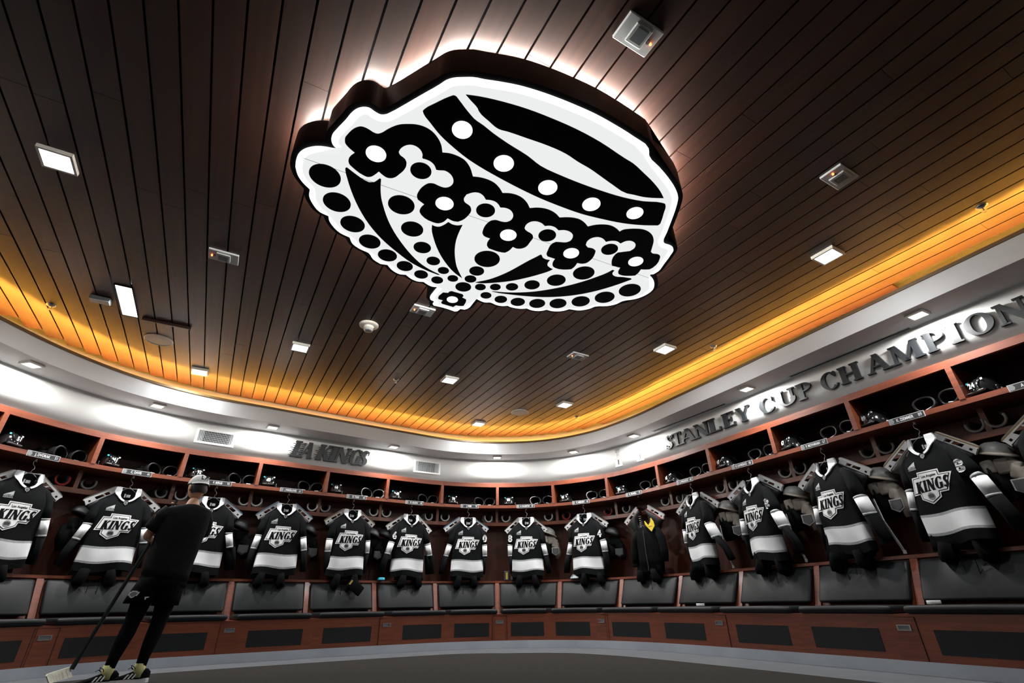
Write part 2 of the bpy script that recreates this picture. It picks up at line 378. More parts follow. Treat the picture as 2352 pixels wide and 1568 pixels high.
for n in range(-26, 51):
    ta, tb = t_of(n) + .0065, t_of(n + 1) - .0065
    ca, cb = clip_line(ta), clip_line(tb)
    if not ca or not cb: continue
    lo, hi = min(ca[0], cb[0]) , max(ca[1], cb[1])
    lo = max(ca[0], cb[0]) + .02; hi = min(ca[1], cb[1]) - .02
    if hi - lo < .3: continue
    a = lo; a1 = lo + rr.uniform(1.2, 3.6)
    while a < hi - .05:
        if hi - a1 < .9: a1 = hi
        bb = B(); bb.box(a + .0012, a1 - .0012, ta, tb, Z_CEIL, Z_CEIL + .018)
        mid = Vector((PD.x * (a + a1) / 2 + PN.x * (ta + tb) / 2, PD.y * (a + a1) / 2 + PN.y * (ta + tb) / 2, 0))
        V = [(x - (a + a1) / 2, y - (ta + tb) / 2, z) for x, y, z in bb.V]
        o = part('plank', V, bb.F, 'plank', ceil_o)
        M = Matrix(((PD.x, PN.x, 0, mid.x), (PD.y, PN.y, 0, mid.y), (0, 0, 1, 0), (0, 0, 0, 1)))
        # mirror-free frame: length axis, cross axis, up
        M = Matrix(((PD.x, -PN.x, 0, mid.x), (PD.y, -PN.y, 0, mid.y), (0, 0, 1, 0), (0, 0, 0, 1)))
        for v in o.data.vertices: v.co.y = -v.co.y
        o.data.flip_normals()
        o.matrix_local = M
        a = a1; a1 = a + rr.uniform(2.6, 3.8)

# ------------------------------------------------------------------ square downlights
def area_light(name, M, size, watts, col, parent, spread=pi):
    l = bpy.data.lights.new(name, 'AREA'); l.shape = 'SQUARE'; l.size = size; l.energy = watts; l.color = col; l.spread = spread
    o = bpy.data.objects.new(name, l); link(o, parent); o.matrix_local = M; return o
def downlight(name, M, size, watts, m, col, label, group, z_drop=0.03):
    e = empty(name, M, label, 'ceiling light', group); h = size / 2
    bb = B()
    o_, i_ = h + .016, h
    for x0, x1, y0, y1 in ((-o_, o_, -o_, -i_), (-o_, o_, i_, o_), (-o_, -i_, -i_, i_), (i_, o_, -i_, i_)): bb.box(x0, x1, y0, y1, -z_drop, 0.02)
    bb.part('trim_frame', 'off_white', e)
    B().box(-h, h, -h, h, -z_drop + .006, 0.015).part('diffuser', m, e)
    area_light('bulb', Matrix.Translation((0, 0, -z_drop - .004)), size, watts, col, e, math.radians(180 if z_drop < .025 else 165))
    return e
def on_ceiling(x, y, z=Z_CEIL, flip=False):
    return Matrix(((PN.x, PD.x, 0, x), (PN.y, PD.y, 0, y), (0, 0, 1, z), (0, 0, 0, 1))) if not flip else None
CL = [(-3.12, 2.325, 'square ceiling downlight at upper left, nearest and largest in view'),
      (-2.538, 5.119, 'square ceiling downlight beyond the smoke detector, left of the crown sign'),
      (-4.099, 5.748, 'square ceiling downlight beside the round speaker at the left cove'),
      (-0.871, 6.143, 'square ceiling downlight below the crown sign in mid ceiling'),
      (-0.60, 8.004, 'farthest square ceiling downlight, close to the amber cove'),
      (0.811, 7.163, 'square ceiling downlight right of the far round speaker'),
      (1.887, 5.322, 'square ceiling downlight right of the crown sign, beside a sprinkler'),
      (2.883, 3.525, 'square ceiling downlight nearest the right wall')]
for x, y, lb in CL: downlight('ceiling_downlight', on_ceiling(x, y), 0.165, W_CEIL, 'lamp_lit', (0.95, 0.975, 1.0), lb, 'square downlights in the plank ceiling')
SL = [(-5.142, 4.602), (-4.633, 5.889), (-3.513, 6.79), (-1.973, 7.805), (-0.289, 8.547), (0.995, 8.236), (1.909, 7.433), (2.919, 5.604), (3.829, 3.898)]
SLAB = ['leftmost small square downlight in the white soffit', 'small soffit downlight left of the larger wall vent', 'small soffit downlight between wall vent and black script sign',
        'small soffit downlight right of the black script sign', 'small soffit downlight above the middle of the lockers', 'small soffit downlight left of the painted trophies',
        'small soffit downlight left of the long black lettering', 'small soffit downlight above the middle of the long lettering', 'rightmost small square downlight in the white soffit']
for (x, y), lb in zip(SL, SLAB):
    s = min((i / 50 for i in range(-100, 850)), key=lambda q_: (C2(q_) - Vector((x, y))).length)
    Tn, Nn = TN(s)
    M = Matrix(((Tn.x, -Nn.x, 0, 0), (Tn.y, -Nn.y, 0, 0), (0, 0, 1, 0), (0, 0, 0, 1))); M.translation = Vector((C2(s).x + Nn.x * .25, C2(s).y + Nn.y * .25, Z_SOF))
    downlight('soffit_downlight', M, 0.12, W_SOFFIT, 'soffit_lamp_lit', (1.0, 0.98, 0.95), lb, 'small downlights in the soffit', 0.022)
# one missing plank with a bare light fixture, and the raised panel edge beside it
e = empty('strip_light', on_ceiling(-3.897, 4.10), 'bright strip light in a missing plank at the left', 'ceiling light')
B().box(-.066, .066, -.31, .31, -.004, .03).part('diffuser', 'lamp_lit', e)
bb = B()
for x0, x1, y0, y1 in ((-.076, -.066, -.32, .32), (.066, .076, -.32, .32), (-.076, .076, -.32, -.31), (-.076, .076, .31, .32)): bb.box(x0, x1, y0, y1, -.01, .03)
bb.part('trim_frame', 'black_metal', e)
area_light('bulb', Matrix.Translation((0, 0, -.012)), 0.12, W_CEIL * .8, (0.95, 0.975, 1.0), e, math.radians(165))
e = empty('access_panel_edge', on_ceiling(-3.765, 4.525), 'dark batten at the end of a raised ceiling panel', 'ceiling panel')
B().box(-.22, .23, -.012, .012, -.03, 0.0).part('batten', 'plank', e)
# slots in the soffit above the lettering
for (a, b, lb) in (((2.159, 7.25), (2.827, 6.119), 'shorter black slot diffuser in the soffit'), ((3.275, 5.252), (3.883, 4.135), 'longer black slot diffuser in the soffit')):
    pa, pb = Vector((*a, 0)), Vector((*b, 0)); d = (pb - pa); L_ = d.length; d.normalize(); n_ = Vector((-d.y, d.x, 0)); c_ = (pa + pb) / 2
    M = Matrix(((d.x, n_.x, 0, c_.x), (d.y, n_.y, 0, c_.y), (0, 0, 1, Z_SOF), (0, 0, 0, 1)))
    e = empty('slot_diffuser', M, lb + ' above the lettering', 'air vent', 'slot diffusers')
    B().box(-L_ / 2, L_ / 2, -.016, .016, -.004, .004).part('slot', 'black_vinyl', e)
    bb = B(); bb.box(-L_ / 2 - .01, L_ / 2 + .01, -.022, -.016, -.006, .0); bb.box(-L_ / 2 - .01, L_ / 2 + .01, .016, .022, -.006, .0); bb.part('flange', 'soffit_white', e)

# ------------------------------------------------------------------ ceiling devices
def device(x, y, led, lb, big=1.0):
    e = empty('ceiling_sensor', on_ceiling(x, y), lb, 'sensor', 'grey ceiling sensors with a red lamp')
    V, F = rbox(-.118, .118, -.078, .078, -.018, .002, .004, 1); part('plate', V, F, 'device_grey', e)
    V, F = rbox(-.055, .055, -.058, .052, -.03, -.016, .004, 1); part('module', V, F, 'device_grey', e)
    B().box(-.037, .037, -.04, .034, -.0325, -.029).part('label_window', 'device_dark', e)
    lx = led * .088
    B().lathe([(.013, -.018), (.013, -.024), (.0, -.024)], 10, lambda a, b, c: (a + lx * .8, b + .0, c)).part('lens', 'device_dark', e)
    B().lathe([(.007, -.018), (.007, -.03), (.004, -.034), (.0, -.034)], 10, lambda a, b, c: (a + lx, b, c)).part('status_lamp', 'led_red', e)
    return e
device(0.723, 1.55, 1, 'grey ceiling sensor at the top edge, nearest and largest')
device(2.447, 2.60, -1, 'grey ceiling sensor far right of the crown sign')
device(-2.546, 3.405, -1, 'grey ceiling sensor left of the crown sign')
device(-0.942, 4.352, -1, 'grey ceiling sensor half tucked beneath the crown sign tip')
device(0.83, 5.493, -1, 'grey ceiling sensor in the mid ceiling below the sign')
for x, y, r_, lb in ((-4.095, 4.903, .145, 'round flush ceiling speaker at left near the strip light'), (0.109, 7.51, .145, 'round flush ceiling speaker near the far cove')):
    e = empty('ceiling_speaker', on_ceiling(x, y), lb, 'speaker', 'round ceiling speakers')
    B().lathe([(r_, 0), (r_, -.008), (r_ - .012, -.012), (r_ - .016, -.008)], 40).part('rim', 'off_white', e, True)
    B().lathe([(r_ - .016, -.007), (.06, -.010), (.0, -.011)], 40).part('grille', 'device_grey', e, True)
e = empty('smoke_detector', on_ceiling(-1.589, 4.645), 'white round smoke detector on the plank ceiling', 'smoke detector')
B().lathe([(.105, 0), (.105, -.012), (.09, -.022), (.06, -.026), (0, -.026)], 32).part('base', 'off_white', e, True)
B().lathe([(.058, -.026), (.055, -.055), (.045, -.062), (0, -.062)], 24).part('cover', 'off_white', e, True)
B().lathe([(.05, -.062), (.048, -.074), (.03, -.078), (0, -.078)], 24).part('chamber', 'device_grey', e, True)
for (x, y), lb in zip([(-4.705, 4.141), (-1.609, 6.128), (2.481, 5.297), (1.069, 7.777), (3.798, 2.942)],
                      ['chrome sprinkler head at the far left of the ceiling', 'chrome sprinkler head below the smoke detector', 'chrome sprinkler head right of a downlight, before the right cove',
                       'chrome sprinkler head near the far cove', 'chrome sprinkler head at upper right']):
    e = empty('sprinkler_head', on_ceiling(x, y), lb, 'sprinkler', 'ceiling sprinklers')
    B().lathe([(.042, 0), (.04, -.006), (.02, -.016), (.014, -.02), (0, -.02)], 18).part('escutcheon', 'steel', e, True)
    bb = B(); bb.tube([(-.012, 0, -.018), (-.016, 0, -.032), (-.006, 0, -.046), (0, 0, -.05)], .003, 6); bb.tube([(.012, 0, -.018), (.016, 0, -.032), (.006, 0, -.046), (0, 0, -.05)], .003, 6)
    bb.part('arms', 'steel', e)
    B().lathe([(.0, -.052), (.018, -.053), (.02, -.05), (0, -.049)], 14).part('deflector', 'steel', e)
e = empty('emergency_unit', on_ceiling(-4.105, 4.03) @ Matrix.Rotation(.0, 4, 'Z'), 'small grey box fixed to the ceiling beside the strip light', 'light box')
V, F = rbox(-.085, .085, -.045, .045, -.045, 0, .006, 1); part('housing', V, F, 'device_dark', e)
B().box(-.078, .078, -.04, .04, -.049, -.044).part('lens', 'device_grey', e)

# ------------------------------------------------------------------ crown sign
EMB_FACE=[(-1.374,2.194),(-1.349,2.142),(-1.317,2.098),(-1.279,2.069),(-1.228,2.050),(-1.174,2.044),(-1.124,2.051),(-1.092,2.060),(-1.064,2.064),(-1.079,2.029),(-1.075,1.991),(-1.059,1.961),(-1.026,1.929),(-0.949,1.863),(-0.889,1.808),(-0.857,1.790),(-0.822,1.783),(-0.792,1.789),(-0.766,1.814),(-0.738,1.833),(-0.711,1.833),(-0.675,1.819),(-0.602,1.781),(-0.484,1.716),(-0.370,1.654),(-0.331,1.630),(-0.294,1.619),(-0.238,1.616),(-0.162,1.621),(-0.155,1.623),(-0.051,1.643),(0.055,1.666),(0.162,1.700),(0.273,1.743),(0.388,1.794),(0.507,1.852),(0.633,1.926),(0.767,2.014),(0.877,2.103),(0.894,2.159),(0.983,2.252),(1.071,2.349),(1.142,2.442),(1.183,2.520),(1.195,2.600),(1.201,2.737),(1.203,2.884),(1.206,2.992),(1.224,3.020),(1.261,3.037),(1.297,3.063),(1.315,3.102),(1.310,3.155),(1.286,3.283),(1.266,3.376),(1.233,3.419),(1.186,3.425),(1.241,3.487),(1.277,3.565),(1.284,3.662),(1.238,3.744),(1.165,3.802),(1.043,3.838),(0.998,3.885),(0.916,3.918),(0.799,3.924),(0.754,3.959),(0.659,3.989),(0.557,3.962),(0.500,3.992),(0.441,3.999),(0.380,3.988),(0.339,3.965),(0.301,3.982),(0.251,3.986),(0.191,3.969),(0.146,3.936),(0.102,3.942),(0.033,3.927),(-0.016,3.902),(-0.035,3.884),(-0.084,3.888),(-0.142,3.868),(-0.198,3.822),(-0.246,3.820),(-0.265,3.811),(-0.323,3.757),(-0.363,3.835),(-0.419,3.923),(-0.450,3.940),(-0.488,3.926),(-0.521,3.966),(-0.547,3.971),(-0.651,3.898),(-0.733,3.859),(-0.739,3.832),(-0.716,3.792),(-0.747,3.762),(-0.749,3.728),(-0.712,3.653),(-0.652,3.558),(-0.705,3.548),(-0.744,3.508),(-0.766,3.476),(-0.818,3.467),(-0.864,3.428),(-0.899,3.367),(-0.948,3.359),(-0.997,3.307),(-1.024,3.228),(-1.079,3.213),(-1.122,3.151),(-1.138,3.069),(-1.187,3.025),(-1.232,2.955),(-1.233,2.880),(-1.288,2.829),(-1.321,2.743),(-1.325,2.688),(-1.315,2.646),(-1.363,2.603),(-1.384,2.521),(-1.382,2.453),(-1.354,2.388),(-1.379,2.323),(-1.386,2.262),(-1.374,2.194)]
EMB_BLACK=[("inner_rim_shape",[(-0.233,1.708),(-0.162,1.720),(-0.027,1.756),(0.111,1.804),(0.254,1.867),(0.404,1.942),(0.563,2.038),(0.737,2.164),(0.799,2.206),(0.883,2.284),(0.974,2.374),(1.044,2.459),(1.079,2.515),(1.008,2.511),(0.933,2.500),(0.856,2.476),(0.809,2.463),(0.697,2.382),(0.618,2.317),(0.526,2.242),(0.439,2.182),(0.362,2.122),(0.236,2.053),(0.115,2.001),(-0.003,1.951),(-0.059,1.931),(-0.115,1.876),(-0.168,1.811),(-0.174,1.792),(-0.208,1.744)]),("jewel_band_shape",[(-0.302,1.711),(-0.289,1.717),(-0.276,1.737),(-0.230,1.815),(-0.180,1.880),(-0.173,1.885),(-0.091,1.963),(-0.004,2.038),(0.117,2.132),(0.203,2.214),(0.343,2.298),(0.488,2.373),(0.637,2.441),(0.790,2.502),(0.943,2.544),(1.086,2.564),(1.105,2.573),(1.114,2.593),(1.119,2.661),(1.123,2.746),(1.120,2.780),(1.108,2.793),(0.999,2.788),(0.840,2.762),(0.679,2.714),(0.521,2.657),(0.366,2.581),(0.216,2.498),(0.072,2.405),(-0.065,2.307),(-0.195,2.206),(-0.259,2.149),(-0.339,2.061),(-0.413,1.964),(-0.457,1.882),(-0.486,1.822),(-0.488,1.804),(-0.475,1.792),(-0.411,1.758),(-0.326,1.719)]),("flower_garland_shape",[(-0.992,1.993),(-0.996,2.013),(-0.987,2.041),(-0.958,2.086),(-1.002,2.119),(-1.017,2.145),(-1.019,2.175),(-1.005,2.202),(-0.956,2.265),(-0.935,2.279),(-0.907,2.278),(-0.881,2.263),(-0.847,2.237),(-0.827,2.268),(-0.807,2.288),(-0.780,2.294),(-0.750,2.285),(-0.720,2.262),(-0.682,2.228),(-0.660,2.193),(-0.654,2.163),(-0.659,2.141),(-0.684,2.107),(-0.686,2.086),(-0.669,2.061),(-0.632,2.037),(-0.602,2.032),(-0.575,2.041),(-0.550,2.067),(-0.541,2.107),(-0.547,2.132),(-0.542,2.142),(-0.544,2.138),(-0.529,2.144),(-0.499,2.163),(-0.480,2.192),(-0.473,2.230),(-0.457,2.234),(-0.417,2.239),(-0.387,2.266),(-0.372,2.309),(-0.380,2.354),(-0.408,2.381),(-0.436,2.387),(-0.476,2.370),(-0.507,2.349),(-0.541,2.346),(-0.572,2.363),(-0.624,2.422),(-0.639,2.455),(-0.639,2.489),(-0.601,2.537),(-0.631,2.569),(-0.647,2.604),(-0.640,2.641),(-0.570,2.717),(-0.534,2.731),(-0.494,2.719),(-0.455,2.680),(-0.417,2.710),(-0.384,2.718),(-0.349,2.701),(-0.299,2.649),(-0.277,2.607),(-0.281,2.566),(-0.317,2.521),(-0.319,2.491),(-0.296,2.449),(-0.245,2.431),(-0.210,2.436),(-0.183,2.461),(-0.166,2.501),(-0.136,2.505),(-0.101,2.521),(-0.076,2.556),(-0.068,2.579),(-0.037,2.582),(-0.001,2.601),(0.021,2.640),(0.023,2.677),(0.006,2.714),(-0.025,2.732),(-0.063,2.727),(-0.104,2.709),(-0.138,2.714),(-0.166,2.738),(-0.205,2.815),(-0.211,2.850),(-0.201,2.879),(-0.155,2.910),(-0.177,2.951),(-0.185,2.988),(-0.173,3.026),(-0.072,3.079),(-0.044,3.084),(-0.014,3.062),(0.019,3.014),(0.051,3.035),(0.084,3.036),(0.117,3.021),(0.156,2.954),(0.176,2.906),(0.169,2.876),(0.117,2.823),(0.108,2.800),(0.120,2.761),(0.157,2.729),(0.195,2.727),(0.234,2.747),(0.260,2.779),(0.297,2.776),(0.337,2.794),(0.366,2.829),(0.409,2.827),(0.449,2.843),(0.478,2.878),(0.482,2.920),(0.468,2.955),(0.438,2.973),(0.397,2.970),(0.357,2.965),(0.330,2.983),(0.298,3.070),(0.291,3.115),(0.302,3.141),(0.365,3.174),(0.348,3.230),(0.353,3.272),(0.372,3.294),(0.478,3.321),(0.512,3.316),(0.531,3.291),(0.553,3.233),(0.591,3.244),(0.624,3.238),(0.651,3.211),(0.683,3.112),(0.683,3.080),(0.658,3.053),(0.616,3.040),(0.595,3.008),(0.601,2.959),(0.632,2.923),(0.679,2.913),(0.717,2.931),(0.748,2.971),(0.790,2.960),(0.831,2.965),(0.867,2.994),(0.904,2.966),(0.943,2.964),(0.976,2.987),(0.991,3.018),(0.988,3.062),(0.962,3.093),(0.914,3.101),(0.866,3.110),(0.849,3.136),(0.839,3.243),(0.849,3.279),(0.926,3.306),(0.917,3.366),(0.925,3.395),(0.947,3.411),(1.039,3.425),(1.074,3.422),(1.090,3.393),(1.105,3.335),(1.143,3.339),(1.178,3.337),(1.199,3.316),(1.228,3.192),(1.221,3.159),(1.197,3.138),(1.153,3.128),(1.132,3.104),(1.128,3.028),(1.121,2.966),(1.099,2.911),(1.056,2.863),(1.002,2.835),(0.946,2.828),(0.892,2.830),(0.855,2.839),(0.835,2.858),(0.805,2.823),(0.753,2.787),(0.689,2.775),(0.636,2.779),(0.584,2.795),(0.556,2.755),(0.513,2.716),(0.466,2.698),(0.412,2.692),(0.364,2.694),(0.334,2.653),(0.287,2.615),(0.242,2.596),(0.190,2.589),(0.143,2.593),(0.123,2.541),(0.087,2.491),(0.044,2.461),(0.001,2.447),(-0.048,2.444),(-0.068,2.397),(-0.101,2.351),(-0.148,2.319),(-0.201,2.300),(-0.240,2.294),(-0.253,2.217),(-0.284,2.156),(-0.322,2.126),(-0.373,2.103),(-0.415,2.097),(-0.415,2.038),(-0.428,1.990),(-0.455,1.943),(-0.495,1.910),(-0.542,1.893),(-0.591,1.889),(-0.636,1.891),(-0.684,1.906),(-0.722,1.925),(-0.761,1.947),(-0.785,1.952),(-0.805,1.943),(-0.823,1.926),(-0.846,1.908),(-0.869,1.900),(-0.895,1.905),(-0.915,1.914),(-0.967,1.956),(-0.983,1.972)]),("ray_shape",[(-1.055,2.205),(-1.044,2.201),(-1.004,2.257),(-0.964,2.306),(-0.936,2.328),(-0.901,2.327),(-0.877,2.312),(-0.856,2.296),(-0.849,2.304),(-0.871,2.380),(-0.889,2.474),(-0.894,2.552),(-0.894,2.677),(-0.879,2.810),(-0.846,2.953),(-0.795,3.106),(-0.733,3.229),(-0.661,3.316),(-0.608,3.364),(-0.624,3.365),(-0.703,3.307),(-0.812,3.200),(-0.908,3.052),(-0.991,2.889),(-1.043,2.728),(-1.070,2.558),(-1.075,2.403),(-1.069,2.295),(-1.059,2.217)]),("ray_shape",[(-0.580,2.750),(-0.562,2.764),(-0.532,2.771),(-0.499,2.757),(-0.455,2.722),(-0.429,2.748),(-0.393,2.760),(-0.354,2.755),(-0.379,2.811),(-0.417,2.915),(-0.443,3.038),(-0.452,3.142),(-0.451,3.265),(-0.423,3.418),(-0.473,3.350),(-0.540,3.193),(-0.573,3.060),(-0.590,2.899),(-0.589,2.795)]),("ray_shape",[(-0.313,3.486),(-0.189,3.447),(-0.099,3.397),(-0.009,3.333),(0.077,3.258),(0.161,3.185),(0.211,3.146),(0.243,3.118),(0.253,3.127),(0.261,3.154),(0.288,3.181),(0.322,3.191),(0.307,3.229),(0.308,3.264),(0.328,3.293),(0.354,3.315),(0.331,3.335),(0.254,3.377),(0.123,3.433),(-0.011,3.474),(-0.147,3.494),(-0.264,3.498)]),("ray_shape",[(-0.175,3.628),(-0.060,3.649),(0.080,3.656),(0.219,3.644),(0.357,3.611),(0.491,3.567),(0.622,3.508),(0.747,3.435),(0.827,3.378),(0.864,3.340),(0.881,3.348),(0.871,3.379),(0.881,3.413),(0.907,3.435),(0.972,3.446),(1.048,3.466),(1.055,3.478),(0.987,3.526),(0.863,3.601),(0.734,3.662),(0.598,3.705),(0.459,3.729),(0.289,3.733),(0.127,3.711),(-0.032,3.676),(-0.152,3.640)]),("cross_flower_shape",[(-0.535,3.617),(-0.443,3.669),(-0.436,3.695),(-0.453,3.719),(-0.418,3.755),(-0.420,3.780),(-0.452,3.859),(-0.481,3.861),(-0.523,3.848),(-0.551,3.877),(-0.650,3.817),(-0.654,3.794),(-0.633,3.760),(-0.672,3.738),(-0.671,3.713),(-0.616,3.636),(-0.571,3.644),(-0.554,3.622)])]
EMB_WDOT=[(-0.275,1.932,0.061),(-0.034,2.186,0.065),(0.260,2.397,0.065),(0.578,2.561,0.064),(0.907,2.656,0.060),(-0.829,2.095,0.062),(-0.458,2.530,0.063),(-0.015,2.872,0.063),(0.489,3.102,0.063),(1.036,3.224,0.061),(-0.544,3.747,0.051)]
EMB_BDOT=[(-0.574,2.238,0.068),(-0.174,2.608,0.068),(-0.764,2.540,0.092),(-0.735,2.791,0.082),(-0.696,3.006,0.068),(-0.635,3.177,0.055),(-0.569,3.308,0.047),(-0.503,3.423,0.046),(-0.425,3.553,0.070),(-1.208,2.268,0.099),(-1.207,2.505,0.093),(-1.163,2.727,0.087),(-1.089,2.925,0.081),(-0.992,3.096,0.075),(-0.881,3.239,0.066),(-0.766,3.358,0.058),(-0.641,3.443,0.051),(-0.289,3.323,0.063),(-0.351,3.435,0.051),(-0.273,3.559,0.048),(-0.231,3.692,0.050),(0.284,2.887,0.068),(0.793,3.066,0.067),(-0.192,3.164,0.104),(-0.140,3.563,0.048),(0.008,3.564,0.055),(0.186,3.539,0.068),(0.396,3.475,0.082),(0.624,3.377,0.092),(-0.097,3.762,0.058),(0.060,3.810,0.067),(0.243,3.842,0.075),(0.439,3.848,0.080),(0.649,3.819,0.085),(0.864,3.757,0.091),(1.074,3.648,0.098)]

def smooth_poly(P, corner=38, n=3):
    P = [Vector(p) for p in P]; N = len(P); cr = []
    for i in range(N):
        a, b = P[i] - P[i - 1], P[(i + 1) % N] - P[i]
        cr.append(a.length < 1e-6 or b.length < 1e-6 or a.angle(b) > math.radians(corner) and True)
    out = []
    for i in range(N):
        p1, p2 = P[i], P[(i + 1) % N]
        p0 = P[i - 1] if not cr[i] else p1 * 2 - p2
        p3 = P[(i + 2) % N] if not cr[(i + 1) % N] else p2 * 2 - p1
        d01 = max((p1 - p0).length, 1e-4); d12 = max((p2 - p1).length, 1e-4); d23 = max((p3 - p2).length, 1e-4)
        m1 = ((p1 - p0) / d01 * d12 + (p2 - p1) * (d01 / d12)) / (1 + d01 / d12) if not cr[i] else (p2 - p1)
        m2 = ((p3 - p2) / d23 * d12 + (p2 - p1) * (d23 / d12)) / (1 + d23 / d12) if not cr[(i + 1) % N] else (p2 - p1)
        for k in range(n):
            t = k / n; out.append(p1 * (2 * t ** 3 - 3 * t * t + 1) + m1 * (t ** 3 - 2 * t * t + t) + p2 * (-2 * t ** 3 + 3 * t * t) + m2 * (t ** 3 - t * t))
    return out
def area2(P): return 0.5 * sum(P[i - 1].x * P[i].y - P[i].x * P[i - 1].y for i in range(len(P)))
def seg_dist(p, a, b):
    d = b - a; t = max(0, min(1, (p - a).dot(d) / max(d.length_squared, 1e-12))); return (p - a - d * t).length
def offset_poly(P, d):                 # d > 0 grows
    sg = 1 if area2(P) > 0 else -1; N = len(P); out = []
    for i in range(N):
        for b in ((P[i] - P[i - 1]), (P[(i + 1) % N] - P[i])):
            if b.length < 1e-7: continue
            b = b.normalized(); q = P[i] + Vector((b.y, -b.x)) * (d * sg)
            if all(seg_dist(q, P[j - 1], P[j]) > abs(d) * 0.975 for j in range(N) if (P[j] - q).length < abs(d) * 2 + .2): out.append(q)
    return out
ZF = 3.03
cx_, cy_ = -0.03, 2.80
sign = empty('crown_sign', Matrix.Translation((cx_, cy_, ZF)), 'large backlit black and white crown sign hung under the ceiling', 'sign')
SI = Matrix.Translation((-cx_, -cy_, -ZF))
def emb_part(name, poly, z0, z1, m): 
    bb = B().prism([tuple(p) for p in poly], z0, z1); return bb.part(name, m, sign, False, SI)
face = smooth_poly(EMB_FACE)
body = offset_poly(face, .034); inner = offset_poly(face, -.042)
emb_part('sign_box', body, ZF + .012, 3.235, 'black_metal')
emb_part('lit_rim', face, ZF + .003, ZF + .0115, 'rim_lit')
emb_part('lit_face', inner, ZF - .001, ZF + .0025, 'face_lit')
for nm, pl in EMB_BLACK: emb_part(nm, smooth_poly(pl), ZF - .006, ZF - .0015, 'black_vinyl')
def disc(c, r, n=36): return [Vector((c[0] + r * cos(2 * pi * k / n), c[1] + r * sin(2 * pi * k / n))) for k in range(n)]
for x, y, r_ in EMB_BDOT: emb_part('black_dot', disc((x, y), r_), ZF - .006, ZF - .0015, 'black_vinyl')
for x, y, r_ in EMB_WDOT: emb_part('white_dot', disc((x, y), r_), ZF - .010, ZF - .0065, 'rim_lit')
hal = offset_poly(face, -.015); N_ = len(hal)
V = [(p.x, p.y, z) for z in (3.238, 3.256) for p in hal]
part('halo_strip', V, [(i, (i + 1) % N_, N_ + (i + 1) % N_, N_ + i) for i in range(N_)], 'halo_lit', sign, False, SI)
hin = offset_poly(face, -.12)
bb = B()
for x, y in ((-.9, 2.6), (.8, 3.0), (-.2, 2.3), (.0, 3.3)): bb.box(x - .04, x + .04, y - .04, y + .04, 3.235, 3.30)
bb.part('mounting_block', 'black_metal', sign, False, SI)
# seam across the lit face
sm = [Vector((-1.30, 2.12)), Vector((1.21, 3.47))]; d = (sm[1] - sm[0]).normalized(); n_ = Vector((-d.y, d.x)) * .0014
emb_part('face_seam', [sm[0] - n_, sm[1] - n_, sm[1] + n_, sm[0] + n_], ZF - .0013, ZF - .001, 'crest_grey')

# ------------------------------------------------------------------ lettering on the curved wall
def wall_letter(parent, inv, ch, a0, a1, zb, h, m, depth=.03, gap=.012, shear=0.0, k=1.0, lines=False, ln=None):
    wd, polys = glyph(ch, k); sc = (a1 - a0) / wd; bb = B()
    if lines:                          # speed lines off the left of the stroke
        x0 = 0.12 if ch in 'LKIN' else .08
        for j, (yy, ll) in enumerate(((.90, .10), (.80, .20), (.68, .14), (.56, .27), (.44, .16), (.32, .26), (.20, .14), (.10, .20))):
            polys = polys + [[(x0 - ll, yy), (x0 + .06, yy - .018), (x0 + .06, yy + .018)]]
    for pl in polys:
        q = []                         # resample so the letter follows the curve
        for (xa, ya), (xb, yb) in zip(pl, pl[1:] + pl[:1]):
            q.append((xa, ya))
        def f(x, y, d_):
            s = s_of_arc(a0 + x * sc + shear * y * h); return P3(s, gap + d_, zb + y * h)
        bb.prism(q, 0.0, depth, f)
    return bb.part(ln or 'letter', m, parent, False, inv)
LET = [('S', 10.92, 11.075, 0), ('T', 11.06, 11.25, 0), ('A', 11.21, 11.53, 0), ('N', 11.50, 11.775, 0), ('L', 11.755, 11.97, 0), ('E', 11.99, 12.215, 0), ('Y', 12.235, 12.445, 0),
       ('C', 12.575, 12.785, 1), ('U', 12.815, 13.085, 1), ('P', 13.09, 13.285, 0), ('C', 13.39, 13.58, 0), ('H', 13.595, 13.83, 0), ('A', 13.88, 14.11, 0), ('M', 14.115, 14.405, 0),
       ('P', 14.42, 14.60, 1), ('I', 14.61, 14.73, 1), ('O', 14.745, 14.97, 0), ('N', 14.975, 15.20, 0), ('S', 15.23, 15.40, 0)]
M = frame(s_of_arc(13.1), 0, 2.55)
e = empty('wall_lettering', M, 'long row of raised black serif letters on the right wall', 'sign')
for ch, a0, a1, g in LET: wall_letter(e, M.inverted(), ch, a0, a1, 2.553, .192, 'letter_black')
M = frame(s_of_arc(4.7), 0, 2.55)
e = empty('script_sign', M, 'black slanted block letter sign with speed lines on the white wall', 'sign')
for ch, a0, a1 in (('L', 4.095, 4.27), ('A', 4.225, 4.42), ('K', 4.465, 4.68), ('I', 4.645, 4.775), ('N', 4.735, 4.96), ('G', 4.965, 5.15), ('S', 5.115, 5.28)):
    wall_letter(e, M.inverted(), ch, a0, a1, 2.532, .245, 'letter_black', .028, .02, 0.26, 1.25, True)
